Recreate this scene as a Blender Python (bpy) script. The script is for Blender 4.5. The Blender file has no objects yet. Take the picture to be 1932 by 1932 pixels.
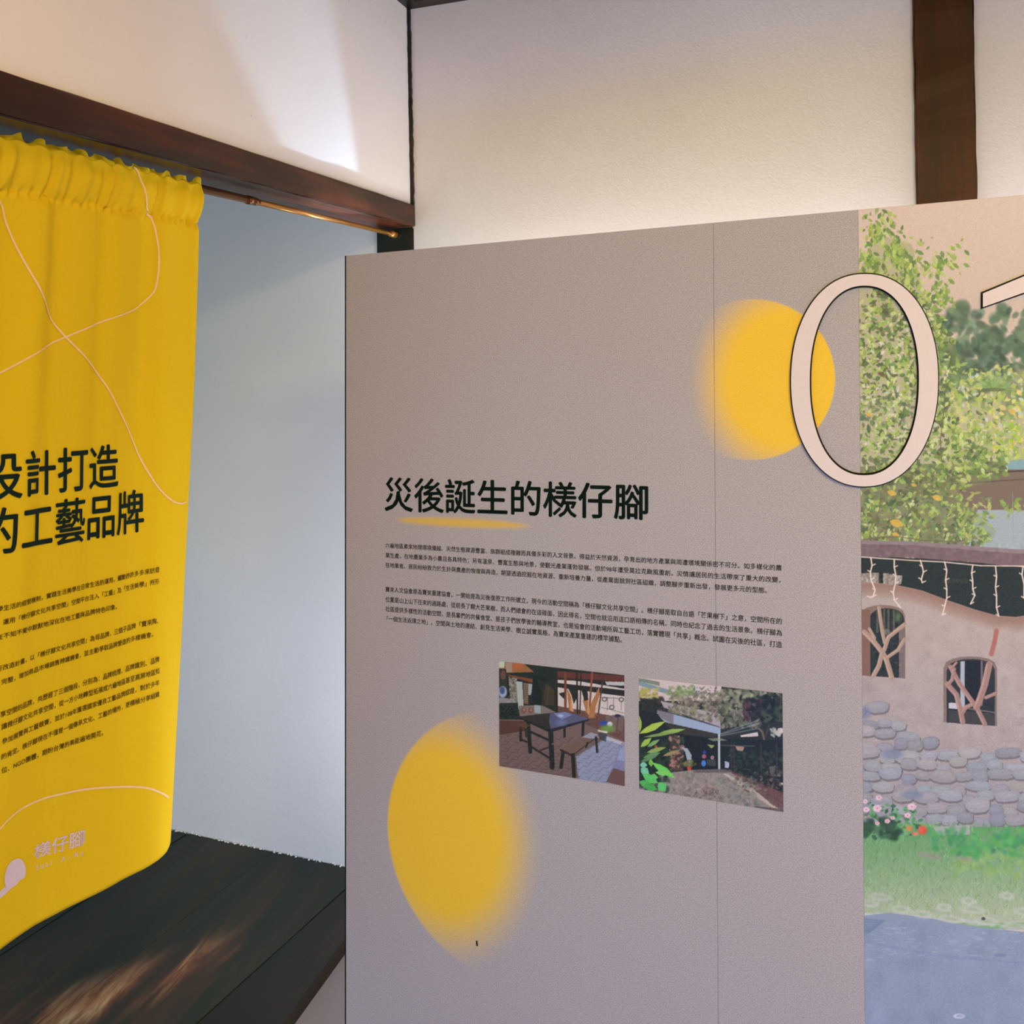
import bpy, bmesh, math, random
import numpy as np
from mathutils import Vector, Matrix

random.seed(7)
rng = np.random.default_rng(7)
sc = bpy.context.scene
col = sc.collection

# ------------------------------------------------------------------ camera
W = 1932.0
F = 1560.0                                   # focal length in pixels
CX, CY = 966.0, 631.0                        # principal point (vertical shift lens)
ROLL = math.atan(0.019)
YAW = math.atan2(534, 1560)
K = 0.9375                                   # metres per measured unit
cyw, syw = math.cos(YAW), math.sin(YAW)
cr, sr = math.cos(ROLL), math.sin(ROLL)
EYE = 1.545                                  # eye height above the room floor

cam_d = bpy.data.cameras.new('camera')
cam = bpy.data.objects.new('camera', cam_d)
col.objects.link(cam)
sc.camera = cam
cam_d.sensor_fit = 'HORIZONTAL'
cam_d.sensor_width = 36.0
cam_d.lens = 36.0 * F / W
cam_d.shift_y = -(966.0 - CY) / W
cam_d.clip_start = 0.02
right = Vector((cyw, syw, 0)); fwd = Vector((-syw, cyw, 0)); up = Vector((0, 0, 1))
cx_ = right * cr - up * sr                   # image x axis
cy_ = right * sr + up * cr                  # image y axis (up)
m = Matrix((cx_, cy_, -fwd)).transposed().to_4x4()
m.translation = (0, 0, EYE)
cam.matrix_world = m

# ------------------------------------------------------------------ world, lights, exposure
sc.view_settings.view_transform = 'Standard'
sc.view_settings.look = 'None'
sc.view_settings.exposure = 0.0
sc.view_settings.gamma = 1.0
sc.view_settings.use_curve_mapping = False
world = bpy.data.worlds.new('sky'); sc.world = world
world.use_nodes = True
world.node_tree.nodes['Background'].inputs[0].default_value = (0.62, 0.72, 1.0, 1)
world.node_tree.nodes['Background'].inputs[1].default_value = 0.12

XL = -1.0578 * K                             # plaster face of the left wall
YR = 2.2050 * K                              # plaster face of the right wall
ZL = EYE + 0.32 * K                          # underside of the lintel
LINT_H = 0.0640 * K
XB = XL - 0.1155 * K                         # back face of lintel and jamb
ZC = EYE + 0.9600 * K                        # underside of the ceiling trim
ZF = EYE - 1.6073 * K                        # corridor wood floor (top)
X_E, Y_S = 3.2, -0.95                         # far walls of the room
X_W = -2.75                                  # outer wall of the corridor
Y_CS = -1.2

def area(name, loc, to, sx, sy, power, color, spread=180):
    l = bpy.data.lights.new(name, 'AREA'); l.shape = 'RECTANGLE'
    l.size, l.size_y, l.energy, l.color = sx, sy, power, color
    l.spread = math.radians(spread)
    o = bpy.data.objects.new(name, l); col.objects.link(o)
    o.location = loc
    o.rotation_euler = (Vector(to) - Vector(loc)).to_track_quat('-Z', 'Y').to_euler()
    return o
def spot(name, loc, to, power, color, size, blend, radius):
    l = bpy.data.lights.new(name, 'SPOT'); l.energy, l.color = power, color
    l.spot_size = math.radians(size); l.spot_blend = blend; l.shadow_soft_size = radius
    o = bpy.data.objects.new(name, l); col.objects.link(o)
    o.location = loc
    o.rotation_euler = (Vector(to) - Vector(loc)).to_track_quat('-Z', 'Y').to_euler()
    return o
# daylight in the corridor window, added cool fill low in the south, warm lamps under the ceiling, added lights without fixtures behind the panel
area('cool_fill_south', (0.7, Y_S + 0.02, 0.30), (0.5, 2, 0.3), 2.8, 0.45, 32, (0.15, 0.26, 1.0))  # added low fill, cools the lower part of the panel
area('daylight_corridor_window', (-1.8, Y_CS + 0.05, 1.0), (-1.4, 1.9, 0.4), 0.8, 1.6, 14, (0.60, 0.95, 1.0))
area('ceiling_lamp', (0.9, -0.4, ZC - 0.05), (0.9, -0.4, 0), 0.6, 0.6, 60, (1.0, 0.83, 0.42))
area('ceiling_lamp_east', (1.9, 0.7, ZC - 0.05), (1.9, 0.7, 0), 0.5, 0.5, 5, (1.0, 0.60, 0.08))
area('ceiling_lamp_west', (-0.25, 0.7, ZC - 0.03), (-0.25, 0.7, 0), 0.5, 0.25, 3, (1.0, 0.48, 0.12))
area('added_strip_behind_panel', (0.45, 1.975, 1.46), (0.45, 2.0, 2.0), 2.7, 0.05, 14.0, (0.88, 0.86, 1.0))  # added light without a fixture, brightens the back wall above the panel
area('added_fill_behind_panel', (-0.45, 1.66, 0.45), (-1.3, 1.95, 0.8), 0.15, 0.15, 8.2, (0.90, 0.90, 1.0))  # added fill for the corridor end wall beside the curtain
spot('added_spot_behind_panel', (-0.84, 1.96, 1.42), (XL, 1.45, 2.26), 42, (0.42, 0.66, 1.0), 30, 0.55, 0.01)  # added spot, shapes the bright wedge on the left wall

# ------------------------------------------------------------------ photograph rays
def wray(x, y):
    dx, dy = x - CX, y - CY
    X = (dx * cr - dy * sr) / F
    Z = -(dx * sr + dy * cr) / F
    return np.array([X * cyw - syw, X * syw + cyw, Z])
CAM = np.array([0, 0, EYE])
def hitx(p, X): d = wray(*p); return CAM + d * (X / d[0])
def hity(p, Y): d = wray(*p); return CAM + d * (Y / d[1])
def hitz(p, z): d = wray(*p); return CAM + d * ((z - EYE) / d[2])
def project(P):
    P = np.asarray(P, float) - CAM
    X = P[..., 0] * cyw + P[..., 1] * syw
    D = -P[..., 0] * syw + P[..., 1] * cyw
    X = X / D * F; Y = -P[..., 2] / D * F
    return CX + X * cr + Y * sr, CY - X * sr + Y * cr

# ------------------------------------------------------------------ colours and materials
def lin(c):
    c = np.asarray(c, float) / 255.0
    return np.where(c <= 0.04045, c / 12.92, ((c + 0.055) / 1.055) ** 2.4)
def rgba(c): return tuple(float(v) for v in lin(c)) + (1.0,)

class Nodes:
    def __init__(s, name):
        s.m = bpy.data.materials.new(name); s.m.use_nodes = True
        s.t = s.m.node_tree; s.n = s.t.nodes
        s.b = s.n['Principled BSDF']
    def new(s, typ, **kw):
        n = s.n.new(typ)
        for k, v in kw.items(): setattr(n, k, v)
        return n
    def link(s, a, b): s.t.links.new(a, b)
    def setin(s, sock, v):
        if hasattr(v, 'is_output'): s.link(v, sock)
        else: sock.default_value = v
    def math(s, op, a, b=None, c=None, clamp=False):
        n = s.new('ShaderNodeMath', operation=op, use_clamp=clamp)
        s.setin(n.inputs[0], a)
        if b is not None: s.setin(n.inputs[1], b)
        if c is not None: s.setin(n.inputs[2], c)
        return n.outputs[0]
    def smooth(s, v, a, b, lo=0.0, hi=1.0):
        n = s.new('ShaderNodeMapRange', interpolation_type='SMOOTHSTEP')
        s.setin(n.inputs[0], v); s.setin(n.inputs[1], a); s.setin(n.inputs[2], b)
        s.setin(n.inputs[3], lo); s.setin(n.inputs[4], hi)
        return n.outputs[0]
    def mix(s, f, a, b, mode='MIX'):
        n = s.new('ShaderNodeMix', data_type='RGBA', blend_type=mode)
        s.setin(n.inputs[0], f); s.setin(n.inputs[6], a); s.setin(n.inputs[7], b)
        return n.outputs[2]
    def noise(s, scale, vec=None, detail=4, rough=0.55, dist=0.0):
        n = s.new('ShaderNodeTexNoise')
        n.inputs['Scale'].default_value = scale; n.inputs['Detail'].default_value = detail
        n.inputs['Roughness'].default_value = rough; n.inputs['Distortion'].default_value = dist
        if vec is not None: s.link(vec, n.inputs['Vector'])
        return n.outputs['Fac']
    def coord(s, scale=(1, 1, 1), rot=(0, 0, 0), loc=(0, 0, 0)):
        t = s.new('ShaderNodeTexCoord'); mp = s.new('ShaderNodeMapping')
        mp.inputs['Scale'].default_value = scale; mp.inputs['Rotation'].default_value = rot
        mp.inputs['Location'].default_value = loc
        s.link(t.outputs['Object'], mp.inputs[0]); return mp.outputs[0]
    def ramp(s, f, stops):
        n = s.new('ShaderNodeValToRGB'); e = n.color_ramp.elements
        while len(e) < len(stops): e.new(0.5)
        for el, (p, c) in zip(e, stops): el.position = p; el.color = c
        s.link(f, n.inputs[0]); return n.outputs[0]
    def bump(s, h, strength, dist=0.01):
        n = s.new('ShaderNodeBump'); n.inputs['Strength'].default_value = strength
        n.inputs['Distance'].default_value = dist
        s.link(h, n.inputs['Height']); s.link(n.outputs[0], s.b.inputs['Normal'])
    def base(s, c): s.setin(s.b.inputs['Base Color'], c)
    def done(s, rough=0.7, spec=0.3, metal=0.0):
        s.b.inputs['Roughness'].default_value = rough
        s.b.inputs['Specular IOR Level'].default_value = spec
        s.b.inputs['Metallic'].default_value = metal
        return s.m

def m_plaster(name, c):
    N = Nodes(name)
    v = N.coord()
    n1 = N.noise(2.2, v, 3); n2 = N.noise(160, v, 2); n3 = N.noise(30, v, 4)
    a = N.mix(N.smooth(n1, 0.3, 0.75), tuple(x * 0.95 for x in c[:3]) + (1,), c)
    sp = N.smooth(N.noise(60, v, 1), 0.83, 0.85)
    N.base(N.mix(N.math('MULTIPLY', sp, 0.35), a, (0.10, 0.08, 0.06, 1)))
    N.bump(N.math('ADD', n2, n3), 0.10, 0.004)
    return N.done(0.85, 0.15)
def m_wood(name, stops, axis, rough=0.4, fine=1.0, spec=0.4):
    N = Nodes(name)
    sc3 = [26 * fine] * 3; sc3[axis] = 1.3
    v = N.coord(scale=sc3)
    sb = [2.4] * 3; sb[axis] = 1.0
    w = N.coord(scale=sb)
    g = N.noise(1.0, v, 6, 0.6, 0.6); p = N.noise(1.8, w, 3, 0.55, 0.3)
    f = N.math('ADD', N.math('MULTIPLY', g, 0.45), N.math('MULTIPLY', p, 0.55))
    N.base(N.ramp(f, stops))
    N.bump(g, 0.12, 0.004)
    N.b.inputs['Roughness'].default_value = rough
    return N.done(rough, spec)

PLASTER = m_plaster('cream_plaster', (0.80, 0.76, 0.70, 1))
PLASTER_W = m_plaster('white_plaster', (0.80, 0.805, 0.79, 1))
FLOOR_M = m_plaster('grey_screed', (0.24, 0.21, 0.20, 1))
TIMBER = [(0.38, rgba((14, 18, 6))), (0.52, rgba((50, 26, 8))), (0.66, rgba((100, 44, 18)))]
POST = [(0.34, rgba((42, 28, 8))), (0.52, rgba((66, 35, 10))), (0.68, rgba((98, 46, 16)))]
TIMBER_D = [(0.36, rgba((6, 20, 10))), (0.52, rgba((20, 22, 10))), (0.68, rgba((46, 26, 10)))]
WOOD_Y = m_wood('dark_stained_timber_lengthwise', TIMBER, 1)
WOOD_X = m_wood('dark_stained_timber_crosswise', TIMBER_D, 0)
WOOD_Z = m_wood('dark_stained_timber_upright', TIMBER, 2)
WOOD_P = m_wood('red_brown_post_timber', POST, 2, 0.5, 1.0, 0.25)
WOOD_ZD = m_wood('black_stained_timber_upright', TIMBER_D, 2)
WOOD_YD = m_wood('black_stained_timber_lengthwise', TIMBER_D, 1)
CEIL_M = m_wood('brown_ceiling_boards', [(0.3, rgba((52, 38, 26))), (0.7, rgba((88, 66, 44)))], 1)

# ------------------------------------------------------------------ mesh helpers
def link_obj(name, me, mats, parent=None, **props):
    o = bpy.data.objects.new(name, me); col.objects.link(o)
    for mm in (mats if isinstance(mats, (list, tuple)) else [mats]): me.materials.append(mm)
    if parent is not None:
        o.parent = parent
        o.location = -parent.location if parent.type == 'EMPTY' else Vector()
    for k, v in props.items(): o[k] = v
    return o
def bm_obj(name, bm, mats, parent=None, smooth=False, **props):
    me = bpy.data.meshes.new(name)
    bmesh.ops.recalc_face_normals(bm, faces=bm.faces)
    bm.to_mesh(me); bm.free()
    if smooth:
        for p in me.polygons: p.use_smooth = True
    return link_obj(name, me, mats, parent, **props)
def box(bm, a, b, bevel=0.0, seg=2):
    x0, y0, z0 = a; x1, y1, z1 = b
    v = [bm.verts.new(p) for p in ((x0,y0,z0),(x1,y0,z0),(x1,y1,z0),(x0,y1,z0),(x0,y0,z1),(x1,y0,z1),(x1,y1,z1),(x0,y1,z1))]
    f = [bm.faces.new([v[i] for i in q]) for q in ((0,3,2,1),(4,5,6,7),(0,1,5,4),(1,2,6,5),(2,3,7,6),(3,0,4,7))]
    if bevel:
        es = list({e for ff in f for e in ff.edges})
        bmesh.ops.bevel(bm, geom=es, offset=bevel, segments=seg, affect='EDGES', profile=0.6)
def boxes(name, lst, mats, parent=None, bevel=0.0, **props):
    bm = bmesh.new()
    for a, b in lst: box(bm, a, b, bevel)
    return bm_obj(name, bm, mats, parent, **props)
def struct(name, lst, mats, bevel=0.0, parent=None):
    return boxes(name, lst, mats, parent, bevel, kind='structure')
def empty(name, loc, label, cat, **props):
    o = bpy.data.objects.new(name, None); col.objects.link(o)
    o.location = loc; o.empty_display_size = 0.1
    o['label'] = label; o['category'] = cat
    for k, v in props.items(): o[k] = v
    return o
def tube(bm, a, b, r0, r1=None, n=20, cap=True):
    r1 = r0 if r1 is None else r1
    a, b = Vector(a), Vector(b); d = (b - a).normalized()
    x = d.orthogonal().normalized(); y = d.cross(x)
    A, B = [], []
    for i in range(n):
        t = 2 * math.pi * i / n; o = x * math.cos(t) + y * math.sin(t)
        A.append(bm.verts.new(a + o * r0)); B.append(bm.verts.new(b + o * r1))
    for i in range(n):
        j = (i + 1) % n
        bm.faces.new((A[i], A[j], B[j], B[i]))
    if cap: bm.faces.new(A[::-1]); bm.faces.new(B)

# ------------------------------------------------------------------ room shell
T = 0.12
def rough_edge_wall(name, poly_yz, x_front, x_back, mat): pass

# left wall: plaster above the lintel, and the part left of the doorway (outside the frame)
YD0 = -0.75                                  # left end of the doorway
struct('wall_left', [((XL - T, Y_S, ZL + LINT_H - 0.004), (XL, YR, ZC + 0.12)),
                     ((XL - T, Y_S, 0.0), (XL, YD0 - 0.1, ZL + LINT_H - 0.004))], PLASTER)
struct('wall_back', [((XL, YR, 0.0), (X_E + T, YR + T, ZC + 0.12))], PLASTER)
struct('wall_corridor_end', [((X_W - T, YR, 0.0), (XL, YR + T, ZC + 0.12))], PLASTER_W)
# east wall with a window opening that lights the strip behind the display panel
struct('wall_right', [((X_E, Y_S, 0), (X_E + T, 1.10, ZC + .12)), ((X_E, 2.0, 0), (X_E + T, YR, ZC + .12)),
                      ((X_E, 1.10, 0), (X_E + T, 2.0, 0.10)), ((X_E, 1.10, 1.60), (X_E + T, 2.0, ZC + .12))], PLASTER)
struct('wall_front', [((XL - T, Y_S - T, 0), (-0.8, Y_S, ZC + .12)), ((2.2, Y_S - T, 0), (X_E + T, Y_S, ZC + .12)),
                      ((-0.8, Y_S - T, 0), (2.2, Y_S, 0.06)), ((-0.8, Y_S - T, 0.56), (2.2, Y_S, ZC + .12))], PLASTER)
struct('wall_corridor_outer', [((X_W - T, Y_CS, 0), (X_W, YR, ZC + .12))], PLASTER_W)
struct('wall_corridor_start', [((X_W - T, Y_CS - T, 0), (-2.2, Y_CS, ZC + .12)), ((-1.4, Y_CS - T, 0), (XL - T, Y_CS, ZC + .12)), ((-2.2, Y_CS - T, 0), (-1.4, Y_CS, 0.2)), ((-2.2, Y_CS - T, 1.8), (-1.4, Y_CS, ZC + .12))], PLASTER_W)
struct('floor', [((XB, Y_S, -0.1), (X_E, YR, 0.0))], FLOOR_M)
struct('ceiling', [((X_W - T, Y_S - T, ZC + 0.12), (X_E + T, YR + T, ZC + 0.2))], CEIL_M)

# corridor floor: wide dark boards, slightly skew to the wall
N = Nodes('worn_dark_floorboards')
GR = math.radians(10)
v = N.coord(scale=(34, 1.4, 34), rot=(0, 0, GR))
w = N.coord(scale=(5.0, 0.9, 5.0), rot=(0, 0, GR))
g = N.noise(1.0, v, 6, 0.62, 0.5); p = N.noise(1.3, w, 3, 0.5, 0.4)
f = N.math('ADD', N.math('MULTIPLY', g, 0.45), N.math('MULTIPLY', p, 0.55))
dark = N.ramp(f, [(0.36, rgba((8, 24, 13))), (0.5, rgba((24, 32, 18))), (0.62, rgba((58, 46, 28)))])
v3 = N.coord(scale=(17, 3.2, 17), rot=(0, 0, GR)); g3 = N.noise(1.0, v3, 5, 0.6, 0.8)
worn = N.ramp(g3, [(0.34, rgba((64, 36, 20))), (0.50, rgba((122, 78, 50))), (0.60, rgba((160, 124, 88))), (0.70, rgba((196, 180, 140)))])
wp = [hitz((110, 1915), ZF), hitz((300, 1842), ZF), hitz((420, 1795), ZF)]
tc = N.new('ShaderNodeTexCoord'); sep = N.new('ShaderNodeSeparateXYZ'); N.link(tc.outputs['Object'], sep.inputs[0])
px, py = sep.outputs[0], sep.outputs[1]
A0, A1 = wp[0][:2], wp[2][:2]
L0 = float(np.linalg.norm(A1 - A0)); ax, ay = (A1 - A0) / L0
lx = N.math('SUBTRACT', px, float(A0[0])); ly = N.math('SUBTRACT', py, float(A0[1]))
along = N.math('ADD', N.math('MULTIPLY', lx, float(ax)), N.math('MULTIPLY', ly, float(ay)))
across = N.math('ABSOLUTE', N.math('SUBTRACT', N.math('MULTIPLY', lx, float(ay)), N.math('MULTIPLY', ly, float(ax))))
wm = N.math('MULTIPLY', N.smooth(across, 0.0, 0.11, 1, 0),
            N.math('MULTIPLY', N.smooth(along, -0.35, 0.12), N.smooth(along, L0 - 0.10, L0 + 0.10, 1, 0)))
wm = N.math('MULTIPLY', wm, N.smooth(g3, 0.36, 0.56, 0.25, 1.0))
N.base(N.mix(wm, dark, worn)); N.bump(g, 0.2, 0.004)
N.setin(N.b.inputs['Roughness'], N.smooth(g, 0.3, 0.7, 0.38, 0.58))
FLOORBOARD = N.m; N.b.inputs['Specular IOR Level'].default_value = 0.45
fl = struct('floor_corridor', [((X_W, Y_CS, -0.02), (XB, YR, ZF - 0.022))], WOOD_YD)
def clip_poly(poly, nrm, d):
    out = []
    for i in range(len(poly)):
        a, b = poly[i], poly[(i + 1) % len(poly)]
        da, db = a[0]*nrm[0] + a[1]*nrm[1] - d, b[0]*nrm[0] + b[1]*nrm[1] - d
        if da <= 0: out.append(a)
        if da * db < 0:
            t = da / (da - db); out.append((a[0] + t*(b[0]-a[0]), a[1] + t*(b[1]-a[1])))
    return out
gd = np.array([math.sin(GR), math.cos(GR)]); gn = np.array([gd[1], -gd[0]])
x_front = XB + 0.0
rect = [(X_W, Y_CS), (x_front, Y_CS), (x_front, YR - 0.003), (X_W, YR - 0.003)]
cr0 = hitz((470, 1640), ZF)[:2] @ gn          # a joint shows here in the photograph
k0 = cr0 - 8 * 0.30
for i in range(14):
    lo, hi = k0 + i * 0.30 + 0.0012, k0 + (i + 1) * 0.30 - 0.0012
    pl = clip_poly(clip_poly(rect, gn, hi), -gn, -lo)
    if len(pl) < 3: continue
    bm = bmesh.new()
    zt = ZF - (0.0015 if i % 2 else 0.0)
    b_ = [bm.verts.new((q[0], q[1], ZF - 0.022)) for q in pl]; t_ = [bm.verts.new((q[0], q[1], zt)) for q in pl]
    bm.faces.new(t_); bm.faces.new(b_[::-1])
    for j in range(len(pl)):
        k = (j + 1) % len(pl); bm.faces.new((b_[j], b_[k], t_[k], t_[j]))
    bm_obj('plank', bm, FLOORBOARD if i < 9 else WOOD_YD, fl)  # front boards darker: the shadow lying there is put into their colour
struct('trim_1', [((XB - 0.012, Y_CS, 0.0), (XB + 0.006, YR - 0.002, ZF - 0.001))], WOOD_YD, 0.002)   # step edge
# plaster crumbs along the foot of the corridor wall
bm = bmesh.new()
for i in range(140):
    x = random.uniform(-1.95, XB) ; s = random.uniform(0.0008, 0.0032)
    mt = Matrix.Translation((x, YR - random.uniform(0, 0.008), ZF + s * 0.4)) @ Matrix.Diagonal((s * random.uniform(.8, 2.2), s, s * .7, 1))
    bmesh.ops.create_icosphere(bm, subdivisions=1, radius=1, matrix=mt)
bm_obj('plaster_crumbs', bm, PLASTER_W, None, kind='stuff', label='white plaster crumbs along the foot of the corridor wall', category='plaster crumbs')

# timber: lintel, jamb, corner strip, ceiling trim, wall post
def beam(name, a, b, mat, bev=0.003, jit=0.0012, seg=24):
    """a timber with slightly uneven edges; the long axis is subdivided"""
    a, b = np.array(a, float), np.array(b, float)
    bm = bmesh.new(); box(bm, a, b, 0)
    ax = int(np.argmax(b - a))
    es = [e for e in bm.edges if abs((e.verts[0].co - e.verts[1].co)[ax]) > 1e-4]
    bmesh.ops.subdivide_edges(bm, edges=es, cuts=seg, use_grid_fill=True)
    es = [e for e in bm.edges if e.is_manifold and e.calc_face_angle(0) > 1.0]
    bmesh.ops.bevel(bm, geom=es, offset=bev, segments=2, affect='EDGES')
    for v_ in bm.verts:
        for c in range(3):
            if c != ax: v_.co[c] += random.uniform(-jit, jit)
    return bm_obj(name, bm, mat, None, kind='structure')
beam('trim_2', (XB, YD0 - 0.1, ZL), (XL + 0.012, YR - 0.004, ZL + LINT_H), WOOD_Y, 0.003, 0.0006, 40)      # lintel
beam('trim_3', (XB, YR - 0.006, 0.0), (XL + 0.004, YR + 0.05, ZL), WOOD_ZD, 0.003, 0.0006)                 # jamb in the corner
beam('trim_4', (XL - 0.02, YR - 0.010, ZL + LINT_H - 0.01), (XL + 0.008, YR + 0.02, ZC + 0.05), WOOD_ZD, 0.002, 0.0016, 40)   # corner strip
beam('trim_5', (XL - 0.02, Y_S, ZC), (XL + 0.045, YR, ZC + 0.05), WOOD_YD, 0.004)
beam('trim_6', (XL - 0.02, YR - 0.045, ZC), (X_E, YR + 0.02, ZC + 0.05), WOOD_X, 0.004)
XP0, XP1 = 0.2809 * K, 0.4097 * K
beam('trim_7', (XP0, YR - 0.018, 0.0), (XP1, YR + 0.05, ZC), WOOD_P, 0.003, 0.0012, 60)                    # post in the back wall
beam('trim_8', (XB, YD0 - 0.1, 0.0), (XL + 0.004, YD0, ZL), WOOD_ZD)                                       # left jamb (out of frame)

# windows outside the frame: frames in their openings
def window(name, axis, at, lo, hi, z0, z1):
    t, d = 0.045, 0.05
    def bx(u0, u1, w0, w1):
        return ((at, u0, w0), (at + d, u1, w1)) if axis == 'x' else ((u0, at, w0), (u1, at + d, w1))
    r = bpy.data.objects.new(name, None); col.objects.link(r); r['kind'] = 'structure'
    boxes('frame', [bx(lo, hi, z0, z0 + t), bx(lo, hi, z1 - t, z1), bx(lo, lo + t, z0 + t, z1 - t), bx(hi - t, hi, z0 + t, z1 - t)], WOOD_ZD, r)
    boxes('mullion', [bx((lo + hi) / 2 - t / 2, (lo + hi) / 2 + t / 2, z0 + t, z1 - t)], WOOD_ZD, r)
window('added_window_1', 'y', Y_S - 0.08, -0.8, 2.2, 0.06, 0.56)  # unseen low opening, added and placed for the cool fill
window('window_2', 'x', X_E + 0.03, 1.10, 2.0, 0.10, 1.60)
window('window_3', 'y', Y_CS - 0.08, -2.2, -1.4, 0.2, 1.8)

# ------------------------------------------------------------------ curtain rod
ROD_X, ROD_Z, ROD_R = -1.1118 * K, EYE + 0.3013 * K, 0.0066
N = Nodes('bronze_rod'); N.base(N.ramp(N.noise(3, N.coord(scale=(30, 2, 30)), 3), [(0.3, rgba((96, 58, 26))), (0.7, rgba((150, 98, 48)))]))
BRONZE = N.done(0.24, 0.6, 0.75)
N = Nodes('tan_rod_tube'); N.base(N.ramp(N.noise(3, N.coord(scale=(30, 2, 30)), 3), [(0.3, rgba((178, 124, 58))), (0.7, rgba((214, 160, 88)))]))
TAN = N.done(0.26, 0.6, 0.6)
rod = empty('curtain_rod', (ROD_X, YR, ROD_Z), 'thin bronze tension rod under the dark lintel, carrying the yellow curtain', 'curtain rod')
yj = hitx((468, 377), ROD_X)[1]
bm = bmesh.new(); tube(bm, (ROD_X, YD0, ROD_Z), (ROD_X, yj, ROD_Z), ROD_R + 0.0014); bm_obj('outer_tube', bm, BRONZE, rod, True)
bm = bmesh.new(); tube(bm, (ROD_X, yj, ROD_Z), (ROD_X, YR - 0.03, ROD_Z), ROD_R - 0.0005); bm_obj('inner_tube', bm, TAN, rod, True, label='thinner tan inner tube')
bm = bmesh.new(); tube(bm, (ROD_X, yj - 0.004, ROD_Z), (ROD_X, yj + 0.016, ROD_Z), ROD_R + 0.0024); tube(bm, (ROD_X, yj + 0.016, ROD_Z), (ROD_X, yj + 0.034, ROD_Z), ROD_R + 0.0024, ROD_R)
bm_obj('collar', bm, BRONZE, rod, True)
bm = bmesh.new(); tube(bm, (ROD_X, YR - 0.034, ROD_Z), (ROD_X, YR - 0.007, ROD_Z), ROD_R + 0.002, ROD_R + 0.004); bm_obj('end_cap', bm, TAN, rod, True, label='tan rubber end cap')
bm = bmesh.new(); tube(bm, (ROD_X, YD0 + 0.0, ROD_Z), (ROD_X, YD0 + 0.03, ROD_Z), ROD_R + 0.004); bm_obj('end_cap', bm, TAN, rod, True)

# ------------------------------------------------------------------ text helper
def text_mesh(body, res=2, bold=0.0):
    c = bpy.data.curves.new('txt', 'FONT'); c.body = body; c.resolution_u = res; c.offset = bold
    o = bpy.data.objects.new('txt', c); col.objects.link(o)
    me = bpy.data.meshes.new_from_object(o.evaluated_get(bpy.context.evaluated_depsgraph_get()))
    co = np.empty(len(me.vertices) * 3, np.float32); me.vertices.foreach_get('co', co)
    me.calc_loop_triangles()
    tri = np.empty(len(me.loop_triangles) * 3, np.int32); me.loop_triangles.foreach_get('vertices', tri)
    co = co.reshape(-1, 3).astype(float)[:, :2]; tri = tri.reshape(-1, 3)
    bpy.data.objects.remove(o); bpy.data.curves.remove(c); bpy.data.meshes.remove(me)
    return co, tri
REF, _ = text_mesh('國')
REF_B, REF_T = REF[:, 1].min(), REF[:, 1].max()
def tri_obj(name, co, tri, mats, parent, **props):
    me = bpy.data.meshes.new(name)
    me.from_pydata([tuple(p) for p in co], [], [tuple(int(i) for i in t) for t in tri])
    return link_obj(name, me, mats, parent, **props)
def refine(uv, tri, h, sv):
    """split long triangles so that lettering follows the folds of cloth"""
    for _ in range(9):
        P = uv * np.array([1.0, sv]); e = np.stack([np.linalg.norm(P[tri[:, (k + 1) % 3]] - P[tri[:, k]], axis=1) for k in range(3)], 1)
        k = e.argmax(1); big = e.max(1) > h
        if not big.any(): break
        r = np.arange(len(tri)); a, b, c = tri[r, k], tri[r, (k + 1) % 3], tri[r, (k + 2) % 3]
        mid = (uv[a[big]] + uv[b[big]]) / 2; mi = len(uv) + np.arange(big.sum()); uv = np.concatenate([uv, mid])
        tri = np.concatenate([tri[~big], np.stack([a[big], mi, c[big]], 1), np.stack([mi, b[big], c[big]], 1)])
    return uv, tri
def text_block(lines, inv, surf, off, bold=0.0, res=2, latin=False):
    """lines: (text, TL, TR, BL, BR) in photograph pixels -> vertices on a surface"""
    V, Tn, n = [], [], 0
    for body, tl, tr, bl, br in lines:
        co, tri = text_mesh(body, res)
        x0, x1 = co[:, 0].min(), co[:, 0].max()
        b, t = (co[:, 1].min(), co[:, 1].max()) if latin else (REF_B, REF_T)
        a = ((co[:, 0] - x0) / (x1 - x0))[:, None]; h = ((co[:, 1] - b) / (t - b))[:, None]
        if bold:
            n0_ = len(co); sh = [(bold, 0), (-bold, 0), (0, bold * .8), (0, -bold * .8)]
            a = np.concatenate([a + d_[0] / (x1 - x0) for d_ in sh]); h = np.concatenate([h + d_[1] / (t - b) for d_ in sh])
            tri = np.concatenate([tri + n0_ * i_ for i_ in range(4)])
        TL, TR, BL, BR = (np.array(inv(*q)) for q in (tl, tr, bl, br))
        uv = (BL * (1 - a) + BR * a) * (1 - h) + (TL * (1 - a) + TR * a) * h
        if surf is curtain: uv, tri = refine(uv, tri, 0.006, abs(ZT - ZH))
        V.append(surf(uv[:, 0], uv[:, 1], off)); Tn.append(tri + n); n += len(uv)
    return np.concatenate(V), np.concatenate(Tn)
def flat(name, c, rough=0.7, spec=0.2):
    N = Nodes(name); N.base(N.mix(N.math('MULTIPLY', N.noise(400, N.coord(), 2), 0.25), rgba(c), rgba([x * 0.8 for x in c])))
    return N.done(rough, spec)
INK = flat('dark_green_ink', (10, 34, 24))
INK_S = flat('small_print_ink', (30, 34, 26))
INK_C = flat('curtain_ink', (8, 34, 26))
INK_CS = flat('curtain_small_print_ink', (74, 54, 10))
CREAM = flat('cream_print', (250, 214, 160))
LOGO_M = flat('pale_lilac_print', (226, 206, 214))

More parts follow.
